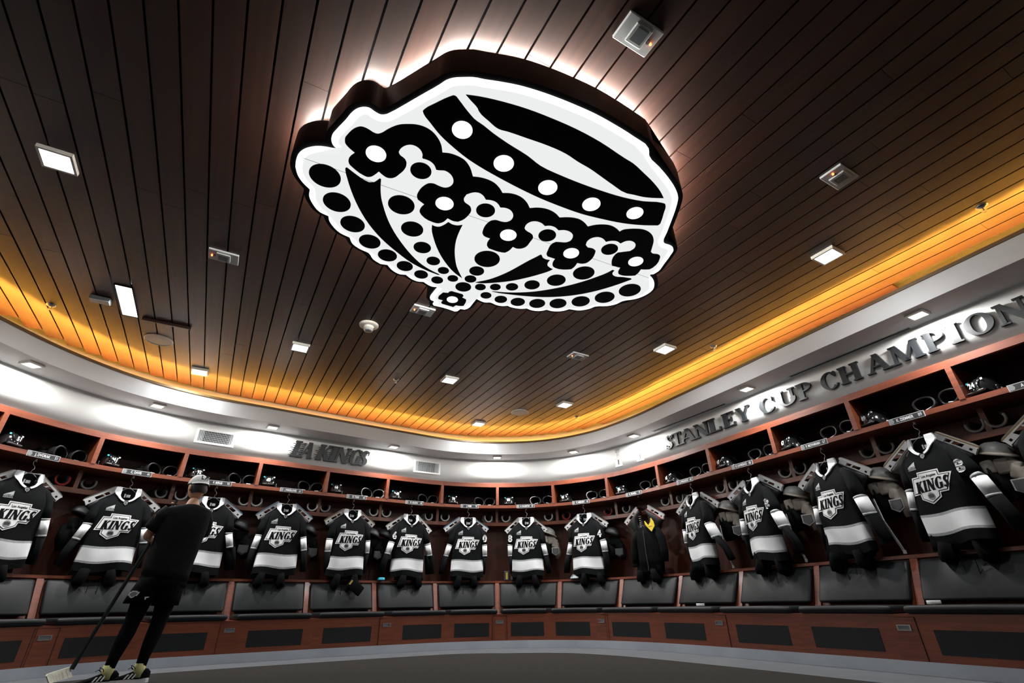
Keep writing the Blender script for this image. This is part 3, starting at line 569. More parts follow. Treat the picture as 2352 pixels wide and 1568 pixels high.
# wall vents
for a0, a1, z0, z1, lb in ((2.868, 3.35, 2.55, 2.75, 'white wall vent grille, the larger one at left'), (6.115, 6.60, 2.555, 2.765, 'white wall vent grille right of the black script sign')):
    M = frame(s_of_arc((a0 + a1) / 2), 0, (z0 + z1) / 2); e = empty('wall_vent', M, lb, 'air vent', 'white wall vents')
    hw, hh = (a1 - a0) / 2 - .03, (z1 - z0) / 2 - .025
    B().box(-hw, hw, -.004, -.001, -hh, hh).part('duct_shadow', 'black_vinyl', e)
    bb = B()
    for x0, x1, y0, y1 in ((-hw - .03, hw + .03, -hh - .028, -hh), (-hw - .03, hw + .03, hh, hh + .028), (-hw - .03, -hw, -hh, hh), (hw, hw + .03, -hh, hh)): bb.box(x0, x1, -.018, 0, y0, y1)
    bb.part('vent_frame', 'wall_white', e)
    nb = 22
    me = mesh_from('blade', *(lambda b_: (b_.V, b_.F))(B().box(-.0035, .0035, -.014, -.006, -hh, hh)), 'device_grey')
    for i in range(nb):
        o = bpy.data.objects.new('blade', me); link(o, e); o.location = (-hw + 2 * hw * (i + .5) / nb, 0, 0)
    bb = B()
    for i in range(5): zz = -hh + 2 * hh * (i + 1) / 6; bb.box(-hw, hw, -.007, -.004, zz - .0025, zz + .0025)
    bb.part('cross_bars', 'device_grey', e)
# flat prints of trophies on the wall
tro = [(-.075, 0), (.075, 0), (.075, .025), (.065, .03), (.066, .13), (.055, .155), (.032, .165), (.026, .20), (.024, .235), (.045, .25), (.05, .295), (-.05, .295), (-.045, .25), (-.024, .235), (-.026, .20), (-.032, .165), (-.055, .155), (-.066, .13), (-.065, .03), (-.075, .025)]
for a_, lb, m_ in ((9.906, 'grey trophy print on the white wall, left one', 'print_grey'), (10.354, 'paler trophy print on the white wall, right one', 'soffit_white')):
    M = frame(s_of_arc(a_), 0.0, 2.513); e = empty('trophy_print', M, lb, 'wall print', 'painted trophies')
    B().prism(tro, 0.002, .0035, lambda x, y, d_: (x, -d_, y)).part('print', m_, e)
    bb = B()
    for zz in (.03, .055, .08, .105, .13): bb.box(-.066, .066, -.0045, -.0035, zz - .0015, zz + .0015)
    bb.box(-.05, .05, -.0045, -.0035, .285, .295)
    bb.part('print_bands', 'crest_grey', e)
    B().prism([(-.012, .04), (.012, .04), (.014, .12), (-.014, .12)], .0045, .005, lambda x, y, d_: (x, -d_, y)).part('print_crest', 'pad_dark', e)
    B().box(-.076, .076, -.0048, -.0036, 0, .01).part('print_foot', 'pad_dark', e)

# ------------------------------------------------------------------ locker stalls
ORD = ['first', 'second', 'third', 'fourth', 'fifth', 'sixth', 'seventh', 'eighth', 'ninth', 'tenth', 'eleventh', 'twelfth', 'thirteenth', 'fourteenth', 'fifteenth']
def where(k): return ORD[k] + ' locker from left' if 0 <= k <= 14 else ('locker cut off at the left edge' if k < 0 else 'locker beyond the right edge')
def stall(k):
    M = frame(k + .5); inv = M.inverted(); L_ = stall_len(k)
    e = empty('locker_stall', M, 'cherry wood locker stall with leather seat, ' + where(k), 'locker', 'locker stalls along the curved wall')
    def sw(name, s0, s1, pr, m, n=6): V, F = sweep(s0, s1, pr, n); return part(name, V, F, m, e, False, inv)
    sw('cornice', k, k + 1, rect(-.04, .004, Z_CB, Z_CT), 'cherry')
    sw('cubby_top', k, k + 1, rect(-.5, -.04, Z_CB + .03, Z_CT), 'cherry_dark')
    sw('upper_shelf', k, k + 1, rect(-.5, .0, Z_SB, Z_ST), 'cherry')
    sw('lower_shelf', k, k + 1, rect(-.5, -.22, Z_LB, Z_LT), 'cherry')
    sw('back_panel', k, k + 1, rect(-.53, -.5, .40, Z_SB), 'cherry_v')
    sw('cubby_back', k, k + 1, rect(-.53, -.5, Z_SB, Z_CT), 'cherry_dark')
    sw('ledge', k, k + 1, rect(-.5, -.155, Z_LEDGE - .03, Z_LEDGE), 'cherry')
    sw('seat_back_board', k, k + 1, [(-.23, .40), (-.0, .40), (-.185, Z_LEDGE - .03), (-.23, Z_LEDGE - .03)], 'cherry')
    sw('bench_top', k, k + 1, lambda s: rect(-.23, doff(s) - .012, .405, .425), 'cherry')
    sw('bench_front', k, k + 1, lambda s: rect(doff(s) - .035, doff(s) - .012, .088, .405), 'cherry', 10)
    f0 = frame(k)
    def fb(name, u0, u1, w0, w1, z0, z1, m): B().box(u0, u1, -w1, -w0, z0, z1, lambda x, y, z: tuple(f0 @ Vector((x, y, z)))).part(name, m, e, False, inv)
    fb('cubby_divider', -.024, .024, -.5, .006, Z_ST, Z_CB, 'cherry')
    fb('lower_divider', -.022, .022, -.5, -.225, Z_LT, Z_SB, 'cherry')
    V = []
    # raked stile between the seat backs
    bb = B()
    pr = [(-.1, .425), (.022, .425), (-.158, Z_LEDGE - .03), (-.2, Z_LEDGE - .03)]
    bb.prism([(0, 0)] * 0 or pr, -.031, .031, lambda w_, z_, x: tuple(f0 @ Vector((x, -w_, z_))))
    bb.part('seat_stile', 'cherry', e, False, inv)
    def loc(u, w_, z): return P3(k + .5 + u / L_, w_, z)
    hl = L_ / 2 - .045
    V, F = rbox(-hl, hl, 0, .07, 0, .345, .028, 3, 7)
    def back(u, t, z):
        bul = .028 * (1 - (u / hl) ** 2) * (1 - ((z - .17) / .18) ** 2) if t > .035 else 0
        return loc(u, .012 - .18 * (z / .36) + t - .03 + bul, .512 + z * .985)
    part('back_cushion', [back(*v) for v in V], F, 'leather', e, True, inv)
    V, F = rbox(-hl - .0, hl + .0, 0, 1, .425, Z_SEAT, .001, 1, 7)
    V, F = rbox(-hl, hl, -.02, doff(k + .5) + .015, .425, Z_SEAT, .027, 3, 7)
    h2 = hl * (1 - doff(k + .5) * .0)
    def seat(u, t, z):
        s = k + .5 + u / L_; d_ = doff(s) / doff(k + .5)
        return P3(s, t * d_ if t > 0 else t, z + .004 * (1 - (u / hl) ** 2))
    part('seat_cushion', [seat(*v) for v in V], F, 'leather', e, True, inv)
    odd = (k % 2) != 0
    g0, g1 = (k + .22, k + .87) if odd else (k + .13, k + .78)
    sw('vent_grille', g0, g1, lambda s: rect(doff(s) - .013, doff(s) - .0095, .145, .315), 'grille_dark', 6)
    if odd:
        d = sw('door', k - .105, k + .105, lambda s: rect(doff(s) - .014, doff(s) - .0085, .092, .402), 'cherry', 3)
        fd = frame(k, doff(k) - .0085, .325)
        for nm, pr in (('door_gap', 0),):
            bb = B(); hx = .105 * L_
            for x0, x1, z0, z1 in ((-hx - .003, -hx, -.23, .079), (hx, hx + .003, -.23, .079), (-hx, hx, .076, .079)): bb.box(x0, x1, -.0006, .004, z0, z1, lambda x, y, z: tuple(fd @ Vector((x, y, z))))
            bb.part('door_gap', 'black_vinyl', e, False, inv)
        bb = B()
        for x0, x1, z0, z1 in ((-.055, .055, -.022, -.014), (-.055, .055, .014, .022), (-.055, -.043, -.014, .014), (.043, .055, -.014, .014)): bb.box(x0, x1, -.006, .0, z0, z1, lambda x, y, z: tuple(fd @ Vector((x, y, z))))
        h = bb.part('handle', 'steel', d, False)
        h.matrix_parent_inverse = Matrix.Identity(4)
        bb = B().box(-.043, .043, -.002, .0, -.014, .014, lambda x, y, z: tuple(fd @ Vector((x, y, z)))); bb.part('handle_recess', 'device_dark', d)
    # coat hook under the shelf
    hk = B(); hk.lathe([(.010, 0), (.012, -.02), (.007, -.026), (0, -.026)], 10, lambda a, b, c: (a, b + .1, Z_SB + c))
    hk.part('coat_hook', 'steel', e, True)
    return e
for k in range(-1, 16): stall(k)

# ------------------------------------------------------------------ nameplates
PLATE = [('J. DVORAK', '51'), ('C. DAVIS', '41'), ('P. BERGE', '92'), ('J. PARKER-JONES', '63'), ('D. TULK', '66'), ('O. OLSON', '48'), ('J. WISE', '70'), ('A. CALDERTON', '80'),
         ('C. MEEHAN', '45'), ('K. POWELL', '75'), ('J. WALKOLE', '68'), ('K. LAWRENCE', '88'), ('P. MOYNIHAN', '67'), ('K. ZIEMMER', '89'), ('A.', '24')]
def flat_text(name, txt, size, m, parent, x, z, y, bold=.015, sx=1.0, maxw=None):
    V, F, wd = text2d(txt, size, bold, sx)
    if maxw and wd > maxw: V = [(a * maxw / wd, b) for a, b in V]
    return part(name, [(a + x, y, b + z) for a, b in V], F, m, parent, fix=False)
for k, (nm, num) in enumerate(PLATE):
    e = empty('nameplate', frame(k + .5, 0.0, 2.051), 'black nameplate numbered %s on the shelf edge of the %s' % (num, where(k)), 'nameplate', 'player nameplates')
    B().box(-.155, .155, -.006, -.0005, -.029, .029).part('plate_border', 'plate_grey', e)
    B().box(-.150, .150, -.0075, -.006, -.0235, .0245).part('plate', 'plate_black', e)
    B().prism([(-.148, -.022), (-.118, -.022), (-.108, -.002), (-.118, .022), (-.148, .022)], .0075, .0082, lambda x, y, d_: (x, -d_, y)).part('crest', 'crest_grey', e)
    flat_text('name_text', nm, .028, 'crest_white', e, -.012 if nm != 'A.' else -.06, -.013, -.0084, .02, .72, .165)
    flat_text('number_text', num, .030, 'plate_grey', e, .118, -.014, -.0084, .02, .75, .05)

# ------------------------------------------------------------------ jerseys
NEXP = 2.7
ZL = [.945, .985, 1.03, 1.052, 1.09, 1.14, 1.183, 1.205, 1.26, 1.32, 1.38, 1.44, 1.50, 1.55, 1.60, 1.64, 1.68, 1.70, 1.715, 1.73, 1.75, 1.77, 1.795, 1.82, 1.845, 1.865]
AB = [(.945, .275, .080), (1.03, .272, .085), (1.2, .265, .090), (1.4, .260, .092), (1.55, .262, .088), (1.62, .255, .080), (1.68, .232, .068), (1.72, .202, .060), (1.77, .158, .053), (1.82, .125, .048), (1.865, .108, .045)]
def ab(z):
    for (z0, a0, b0), (z1, a1, b1) in zip(AB[:-1], AB[1:]):
        if z <= z1: t = (z - z0) / (z1 - z0); return a0 + (a1 - a0) * t, b0 + (b1 - b0) * t
    return AB[-1][1:]
def fold(x, z, ph):
    low = max(0, min(1, (1.72 - z) / .8)); mid = 1 - max(0, 1 - abs(x) / .2) * max(0, 1 - abs(z - 1.42) / .28) * .75
    return (.016 * sin(11 * x + ph) * low * mid + .010 * sin(23 * x + 2.1 * ph + 3 * z) * low * low + .006 * sin(14 * z + 9 * x + ph) * mid)
def front_y(x, z, ph):
    a, b = ab(z); return -b * max(0.0, 1 - abs(x / a) ** NEXP) ** (1 / NEXP) + fold(x, z, ph)
def neck_half(z): return .0 if z < 1.712 else .096 * min(1, ((z - 1.712) / .135)) ** .5
def jersey_mesh(ph, NT=56):
    def pt(i, z):
        g = 2 * pi * i / NT; a, b = ab(z); c_, s_ = cos(g), sin(g)
        x = a * math.copysign(abs(c_) ** (2 / NEXP), c_); y = b * math.copysign(abs(s_) ** (2 / NEXP), s_)
        hem = .018 * sin(1.3 * ph + 3.2 * x / a) * max(0, (1.5 - z) / .6)
        return (x, y + fold(x, z, ph) * (1 if y < 0 else .4), z - hem)
    rng = {'torso': [(.945, 1.03), (1.205, 1.865)], 'hem_stripe_low': [(1.03, 1.052)], 'hem_band': [(1.052, 1.183)], 'hem_stripe_top': [(1.183, 1.205)]}
    out = {}
    for nm, rs in rng.items():
        for j, (z0, z1) in enumerate(rs):
            lv = [z for z in ZL if z0 - 1e-6 <= z <= z1 + 1e-6]; V = []; F = []
            for z in lv: V += [pt(i, z) for i in range(NT)]
            for r_ in range(len(lv) - 1):
                for i in range(NT):
                    i2 = (i + 1) % NT; zc = (lv[r_] + lv[r_ + 1]) / 2
                    q = (r_ * NT + i, r_ * NT + i2, (r_ + 1) * NT + i2, (r_ + 1) * NT + i)
                    xc = sum(V[t][0] for t in q) / 4; yc = sum(V[t][1] for t in q) / 4
                    if yc < 0 and zc > 1.712 and abs(xc) < neck_half(zc): continue
                    F.append(q)
            out['hem_skirt' if (nm == 'torso' and j == 0) else nm] = (V, F)
    return out
def strip(path, wid, ph, lift):      # ribbon lying on the jersey front
    V = []; F = []
    for i, (x, z) in enumerate(path):
        a = path[max(i - 1, 0)]; b = path[min(i + 1, len(path) - 1)]; d = Vector((b[0] - a[0], b[1] - a[1])).normalized(); n_ = Vector((-d.y, d.x))
        for sgn in (-1, 1):
            wv = wid[i]; xx, zz = x + n_.x * wv * sgn, z + n_.y * wv * sgn
            y = front_y(xx, min(zz, 1.86), ph); V.append((xx, y - lift, zz)); V.append((xx, y + .006, zz))
    n = len(path)
    for i in range(n - 1):
        o = i * 4; p_ = o + 4
        F += [(o, o + 2, p_ + 2, p_), (o + 1, p_ + 1, p_ + 3, o + 3), (o, p_, p_ + 1, o + 1), (o + 2, o + 3, p_ + 3, p_ + 2)]
    F += [(0, 1, 3, 2), (4 * n - 4, 4 * n - 2, 4 * n - 1, 4 * n - 3)]
    return V, F
def inset(P, d):
    P = [Vector(p) for p in P]; N = len(P); sg = 1 if area2(P) > 0 else -1; out = []
    for i in range(N):
        a = (P[i] - P[i - 1]).normalized(); b = (P[(i + 1) % N] - P[i]).normalized()
        na, nb = Vector((-a.y, a.x)) * sg, Vector((-b.y, b.x)) * sg; m_ = (na + nb); m_ = m_ / max(m_.dot(na), .35); out.append(P[i] + m_ * d)
    return [tuple(p) for p in out]
def dense(pl, step=.02):
    q = []
    for (xa, ya), (xb, yb) in zip(pl, pl[1:] + pl[:1]):
        L_ = math.hypot(xb - xa, yb - ya); n = max(1, int(L_ / step))
        q += [(xa + (xb - xa) * i / n, ya + (yb - ya) * i / n) for i in range(n)]
    return q
def on_front(polys2d, ph, lift, cx=0.0, cz=0.0, grid=.022):    # lay flat shapes on the curved chest, finely cut so they follow it
    bm = bmesh.new()
    for V, F in polys2d:
        vs = [bm.verts.new((x, y, 0)) for x, y in V]
        for f in F:
            try: bm.faces.new([vs[i] for i in f])
            except ValueError: pass
    xs = [v.co.x for v in bm.verts]; ys = [v.co.y for v in bm.verts]
    if grid:
        for ax, lo, hi in ((0, min(xs), max(xs)), (1, min(ys), max(ys))):
            n = int((hi - lo) / grid)
            for i in range(1, n):
                co = [0, 0, 0]; no = [0, 0, 0]; co[ax] = lo + (hi - lo) * i / n; no[ax] = 1
                bmesh.ops.bisect_plane(bm, geom=bm.verts[:] + bm.edges[:] + bm.faces[:], plane_co=co, plane_no=no)
    bm.verts.index_update()
    V = [(v.co.x + cx, front_y(v.co.x + cx, v.co.y + cz, ph) - lift, v.co.y + cz) for v in bm.verts]; F = [tuple(v.index for v in f.verts) for f in bm.faces]; bm.free()
    return V, F
def ng(p): return (p, [tuple(range(len(p)))])
CREST = [((x - 577) / 1045, (765 - y) / 1045) for x, y in ((485, 612), (690, 618), (692, 658), (790, 664), (716, 822), (636, 822), (626, 862), (525, 910), (437, 857), (437, 810), (365, 812), (413, 651), (480, 651))]
def kings(ht, wid, shear, k=1.5):
    x = 0; pl = []
    for ch in 'KINGS':
        wd, ps = glyph(ch, k); pl += [[(px + x, py) for px, py in p_] for p_ in ps]; x += wd + .02
    return [[((px / x - .5) * wid + py * ht * shear + (px / x - .5) * 0, py * ht + (px / x - .5) * ht * .12) for px, py in p_] for p_ in pl]
def make_jersey(ph):
    r = empty('hockey_jersey')
    for nm, (V, F) in jersey_mesh(ph).items():
        part(nm, V, F, {'torso': 'jersey_black', 'hem_skirt': 'jersey_black', 'hem_band': 'jersey_white'}.get(nm, 'jersey_silver'), r, True)
    # inside of the neck with its tag
    V = []; F = []
    for i in range(9):
        x = -.10 + .2 * i / 8
        for z in (1.66, 1.73, 1.80, 1.875): V.append((x, .034 * (1 - (x / .12) ** 2) ** .5 + .0 - .012, z - .03 * (x / .1) ** 2 * 0))
    for i in range(8):
        for j in range(3): F.append((i * 4 + j, i * 4 + j + 1, i * 4 + j + 5, i * 4 + j + 4))
    part('neck_lining', V, F, 'jersey_black', r, True, fix=False)
    B().box(-.004, .036, .012, .0135, 1.772, 1.803).part('neck_label', 'crest_white', r)
    B().box(-.026, -.012, .012, .0135, 1.768, 1.81).part('size_label', 'crest_white', r)
    # white collar
    for sg in (-1, 1):
        pth = [(sg * .100, 1.878), (sg * .104, 1.855), (sg * .104, 1.828), (sg * .099, 1.80), (sg * .086, 1.772), (sg * .070, 1.748), (sg * .050, 1.730), (sg * .022, 1.715)]
        wid = [.024, .029, .031, .026, .013, .010, .009, .009]
        V, F = strip(pth if sg > 0 else pth, wid, ph, .016); part('collar', V, F, 'jersey_white', r)
    B().tube([(-.10, .006, 1.882), (-.07, .024, 1.880), (0, .032, 1.874), (.07, .024, 1.880), (.10, .006, 1.882)], .007, 8).part('collar_back', 'jersey_white', r, True)
    V, F = on_front([ng([(-.019, .020), (.019, .020), (.019, -.004), (.0, -.021), (-.019, -.004)])], ph, .010, 0, 1.690, 0); part('league_patch', V, F, 'crest_grey', r)
    V, F = on_front([ng([(-.013, .014), (.013, .014), (.013, -.002), (.0, -.013), (-.013, -.002)])], ph, .0112, 0, 1.690, 0); part('league_patch_core', V, F, 'plate_black', r)
    # crest
    cx, cz = -.012, 1.415
    V, F = on_front([ng(CREST)], ph, .0042, cx, cz); part('crest_base', V, F, 'crest_white', r)
    V, F = on_front([ng(inset(CREST, .0105))], ph, .0056, cx, cz); part('crest_outline', V, F, 'jersey_black', r)
    V, F = on_front([ng(inset(CREST, .0165))], ph, .0070, cx, cz); part('crest_field', V, F, 'crest_white', r)
    V, F = on_front([ng(p_) for p_ in kings(.098, .315, .22)], ph, .0086, cx + .004, cz - .028); part('crest_letters', V, F, 'jersey_black', r)
    tv, tf, wd = text2d('Los Angeles', .021, .03, .95)
    V, F = on_front([([(x, y) for x, y in tv], tf)], ph, .0086, cx + .01, cz + .090, 0); part('crest_city_text', V, F, 'jersey_black', r)
    V, F = on_front([ng([tuple(v) for v in disc((0, 0), .033, 20)])], ph, .0086, cx - .038, cz - .072); part('crest_crown', V, F, 'crest_grey', r)
    V, F = on_front([ng([(-.022, -.012), (.022, -.012), (.026, .012), (.0, .02), (-.026, .012)])], ph, .0096, cx - .038, cz - .072, 0); part('crest_crown_mark', V, F, 'plate_black', r)
    # small sponsor mark
    V, F = on_front([ng([(-.036, 0), (.036, .040), (.036, .0)])], ph, .005, -.13, 1.622, .02); part('chest_mark', V, F, 'jersey_silver', r)
    for t_, zz, hh in (('MERCURY', 1.604, .017), ('INSURANCE', 1.589, .011)):
        tv, tf, wd = text2d(t_, hh, .03, 1.0); tv = [(x * 0.078 / wd, y) for x, y in tv]
        V, F = on_front([(tv, tf)], ph, .005, -.13, zz, 0); part('chest_mark_text', V, F, 'jersey_silver', r)
    return r
def sleeve_parts(r, sg, dx, swing, fwd):
    # arm hanging at the side: black upper, white band, black cuff
    P = [(.150, .012, 1.735), (.205, .006, 1.690), (.245, .0, 1.625), (.272 + dx * .4, -.008 - fwd * .3, 1.54), (.290 + dx * .8, -.01 - fwd, 1.445), (.294 + dx, -.008 - fwd, 1.425), (.318 + dx + swing * .16, .004 - fwd, 1.282), (.320 + dx + swing * .18, .006 - fwd, 1.262), (.332 + dx + swing * .4, .03, 1.13), (.335 + dx + swing * .55, .05, 1.0)]
    R_ = [(.035, .04), (.052, .050), (.064, .054), (.074, .052), (.078, .046), (.078, .045), (.080, .042), (.080, .042), (.078, .040), (.076, .042)]
    def seg(a, b, nm, m):
        bb = B().tube([(sg * x, y, z) for x, y, z in P[a:b + 1]], [(ry, rx) for rx, ry in R_[a:b + 1]], 14); bb.part(nm, m, r, True)
    seg(0, 4, 'sleeve', 'jersey_black'); seg(4, 5, 'sleeve_stripe', 'jersey_silver'); seg(5, 6, 'sleeve_band', 'jersey_white'); seg(6, 7, 'sleeve_stripe', 'jersey_silver'); seg(7, 9, 'sleeve_cuff', 'jersey_black')
JP = [make_jersey(p_) for p_ in (0.4, 2.2, 4.1)]
SLV = {5: (-1, '6'), 6: (1, '0'), 7: (-1, '8'), 8: (1, '4'), 11: (1, '8'), 13: (1, '8')}
used = set(); JS = []
for k in range(15):
    if k == 9: continue
    i = k % 3; M = frame(k + .5, -.10, 0, random.uniform(-.06, .06) + (-.22 if k in (10, 11, 12, 13) else 0))
    if i in used: j = copy_tree(JP[i], None, M)
    else: j = JP[i]; used.add(i); j.matrix_world = M
    tag(j, 'black hockey jersey with white bands and shield crest hanging in the ' + where(k), 'jersey', 'hockey jerseys hanging in the lockers')
    JS.append(j)
for j, k in zip(JS, [q for q in range(15) if q != 9]):
    rs = random.Random(k)
    right = k >= 10
    sleeve_parts(j, -1, rs.uniform(-.02, .02) - (.035 if right else 0), rs.uniform(-.2, .2), rs.uniform(-.02, .02))
    sleeve_parts(j, 1, rs.uniform(-.02, .02) + (.03 if right else 0), rs.uniform(-.1, .2) + (.12 if right else 0), rs.uniform(.0, .03))
    if k in SLV:
        sg, dg = SLV[k]
        tv, tf, wd = text2d(dg, .10, .05, .95)
        xo = .280
        part('sleeve_number', [(sg * xo + a, -.100 - (.0 if abs(a) < .03 else -.012), 1.485 + b) for a, b in tv], tf, 'crest_white', j, fix=False)
    # wire hanger: its own thing
    e = empty('coat_hanger', frame(k + .5, -.10), 'thin wire hanger holding the jersey in the ' + where(k), 'hanger', 'wire hangers')
    B().tube([(.012, 0, 1.995), (.0, 0, 2.012), (-.016, 0, 1.998), (-.014, 0, 1.972), (.014, 0, 1.945), (.016, 0, 1.925), (0, 0, 1.905), (0, 0, 1.885)], .0028, 6).part('hook', 'steel', e, True)
    B().tube([(0, 0, 1.888), (-.07, .0, 1.84), (-.17, 0, 1.735), (0, 0, 1.73), (.17, 0, 1.735), (.07, 0, 1.84), (0, 0, 1.888)], .003, 6).part('wire_frame', 'steel', e, True)

# ------------------------------------------------------------------ skates hung by the boots, blades outwards
def make_skate(runner, toe_m, laces=False):
    r = empty('ice_skate')
    B().prism([(-.006, .012), (.004, .004), (.02, 0), (.30, 0), (.325, .004), (.33, .016), (.0, .02)], -.0016, .0016).part('blade', 'steel', r)
    bb = B(); t = .0135
    bb.prism([(-.004, .014), (.335, .014), (.330, .032), (.002, .032)], -t, t)
    bb.prism([(.010, .026), (.090, .026), (.080, .074), (.004, .074)], -t, t)
    bb.prism([(.140, .030), (.156, .030), (.134, .072), (.120, .072)], -t * .7, t * .7)
    bb.prism([(.236, .026), (.326, .026), (.328, .088), (.214, .088)], -t * 1.15, t * 1.15)
    bb.prism([(.08, .066), (.225, .068), (.22, .077), (.08, .074)], -t * .7, t * .7)
    h = bb.part('blade_holder', 'skate_white', r)
    for x in (.055, .288): B().box(x - .012, x + .012, -.0165 + .0, -.0160, -.001, .001).V
    B().prism([(.276, .044), (.298, .044), (.298, .064), (.276, .064)], -.0162, .0162).part('holder_bolt', 'black_metal', r)
    if runner: B().prism([(-.006, .012), (.336, .012), (.334, .020), (-.002, .020)], -.0142, .0142).part('runner_cover', runner, r)
    pr = [(-.012, .078), (-.008, .105), (.025, .132), (.080, .150), (.130, .178), (.162, .225), (.172, .285), (.285, .300), (.302, .235), (.298, .165), (.318, .118), (.315, .084), (.16, .074), (.0, .073)]
    cxp = sum(p_[0] for p_ in pr) / len(pr); cyp = sum(p_[1] for p_ in pr) / len(pr)
    V = []; F = []; n = len(pr)
    for z, sc in ((-.046, .80), (-.040, .93), (-.022, 1.0), (.022, 1.0), (.040, .93), (.046, .80)): V += [(cxp + (x - cxp) * sc, cyp + (y - cyp) * sc, z) for x, y in pr]
    for l in range(5):
        for i in range(n): F.append((l * n + i, l * n + (i + 1) % n, (l + 1) * n + (i + 1) % n, (l + 1) * n + i))
    F += [tuple(range(n)), tuple(5 * n + i for i in reversed(range(n)))]
    part('boot', V, F, 'skate_boot', r, True)
    B().prism([(-.006, .070), (.32, .080), (.32, .087), (.16, .078), (-.008, .080)], -.03, .03).part('outsole', 'skate_boot' if toe_m != 'pad_red' else toe_m, r)
    B().prism([(.150, .24), (.163, .235), (.168, .315), (.150, .318)], -.030, .030).part('tongue', 'pad_dark', r)
    if laces:
        for i in range(7):
            t_ = i / 6; x = .055 + t_ * .105; y = .146 + t_ * .115 + .012 * sin(t_ * 3)
            B().tube([(x + .004, y - .006, -.034), (x - .006, y + .006, -.012), (x - .006, y + .006, .012), (x + .010, y - .002, .034)], .0042, 6).part('lace', 'lace_white', r, True)
        B().tube([(.16, .268, -.02), (.145, .29, -.045), (.125, .272, -.05), (.150, .262, -.03), (.155, .262, .02), (.135, .285, .045), (.15, .30, .05)], .0036, 6).part('lace_bow', 'lace_white', r, True)
    return r
SKP = {'plain': make_skate(None, None), 'blue': make_skate('skate_blue', 'skate_white'), 'gold': make_skate('skate_gold', 'skate_gold'), 'laced': make_skate(None, 'pad_red', True)}
SKK = {2: 'blue', 3: 'blue', 6: 'blue', 9: 'laced', 13: 'gold', 14: 'gold', 4: 'gold'}
SKT = {k: ((-.13, 1.895, 34.5), (.13, 1.895, 34.5)) for k in range(15)}
SKT[9] = ((-.106, 1.884, 36), (.138, 1.879, 32)); SKT[3] = ((-.123, 1.918, 38), (.134, 1.909, 34)); SKT[7] = ((-.143, 1.90, 40), (.108, 1.898, 38)); SKT[6] = ((-.153, 1.902, 35), (.098, 1.897, 32))
SKT[5] = ((-.133, 1.876, 34), (.164, 1.88, 41)); SKT[11] = ((-.146, 1.908, 28), (.104, 1.929, 33)); SKT[13] = ((-.153, 1.90, 36), (.127, 1.905, 39)); SKT[12] = ((-.156, 1.90, 37), (.148, 1.892, 34))
fs = set()
for k in range(15):
    for sg, (u, z, an) in zip((-1, 1), SKT[k]):
        a = math.radians(an); Xd = Vector((sg * cos(a), 0, -sin(a))); Yd = Vector((-sg * sin(a), .18, -cos(a))).normalized(); Zd = Xd.cross(Yd).normalized(); Yd = Zd.cross(Xd)
        M = frame(k + .5, -.135) @ (Matrix.Translation((u, 0, z)) @ Matrix((Xd, Yd, Zd)).transposed().to_4x4())
        kind = SKK.get(k, 'plain')
        if kind in fs: o = copy_tree(SKP[kind], None, M)
        else: o = SKP[kind]; fs.add(kind); o.matrix_world = M
        extra = 'and laced boot ' if k == 9 else ''
        tag(o, 'ice skate %swith white holder at %s of the %s' % (extra, 'left' if sg < 0 else 'right', where(k)), 'skate', 'ice skates hung in the lockers')

# ------------------------------------------------------------------ helmets
def make_helmet():
    r = empty('hockey_helmet'); V = []; F = []; NT, NZ = 28, 9
    def hp(g, f):     # g around, f 0 base .. 1 top
        a, b = .108, .138
        q = sin(math.acos(min(1, f))) if f < 1 else 0
        q = (1 - f ** 2.6) ** (1 / 2.3)
        base = .0 + (.045 if sin(g) < -.55 else (.012 if abs(cos(g)) > .8 else .02)) * (1 - f)
        return (a * q * cos(g), b * q * sin(g), base + (.185 - base) * f)
    for j in range(NZ + 1):
        for i in range(NT): V.append(hp(2 * pi * i / NT, j / NZ * .995))
    for j in range(NZ):
        for i in range(NT): F.append((j * NT + i, j * NT + (i + 1) % NT, (j + 1) * NT + (i + 1) % NT, (j + 1) * NT + i))
    F.append(tuple(NZ * NT + i for i in range(NT)))
    part('shell', V, F, 'helmet_black', r, True)
    for sg in (-1, 1):
        V = []
        pts = []
        for i in range(9):
            f = .30 + .66 * sin(pi * i / 8) ** .8; g = (-pi / 2 if i < 4.5 else pi / 2) + sg * (.42 if i < 4.5 else -.42) * 1.0
            x, y, z = hp(g, f); pts.append((sg * .045 if abs(x) < .045 else x, y * 1.015, z * 1.01))
        B().tube(pts, [(.006, .012)] * 9, 8).part('ridge', 'helmet_black', r, True)
        V, F = rbox(-.012, .012, -.045, .040, -.005, .075, .010, 2); part('ear_guard', [(sg * .103 + x, y + .012, z) for x, y, z in V], F, 'helmet_black', r, True)
        B().lathe([(.013, 0), (.013, .004), (.008, .005), (.007, .0035), (0, .0035)], 14, lambda a, b, c: (sg * (.112 + c), .005 + a, .035 + b)).part('side_screw', 'plate_grey', r)
        B().box(sg * .066 - .010, sg * .066 + .010, -.094, -.090, .136, .152).part('decal', 'cyan' if sg < 0 else 'crest_white', r)
    for x in (-.022, .022): B().box(x - .009, x + .009, -.104, -.094, .135, .142).part('vent', 'black_vinyl', r)
    V, F = rbox(-.075, .075, -.135, -.10, .032, .05, .006, 1); part('front_edge', V, F, 'pad_dark', r, True)
    return r
HP = make_helmet()
for k in range(15):
    M = frame(k + .5, -.165, Z_ST, random.uniform(-.25, .15) if 2 < k < 10 else (.3 if k < 3 else -.35)) @ Matrix.Translation((0, 0, 0))
    M.translation = (frame(k + .5, -.16, Z_ST) @ Vector((-.30 - (.03 if k > 7 else 0), 0, 0)))
    h = HP if k == 0 else copy_tree(HP, None, M)
    h.matrix_world = M
    tag(h, 'glossy black hockey helmet numbered %s in the %s' % (PLATE[k][1], where(k)), 'helmet', 'hockey helmets in the cubbies')
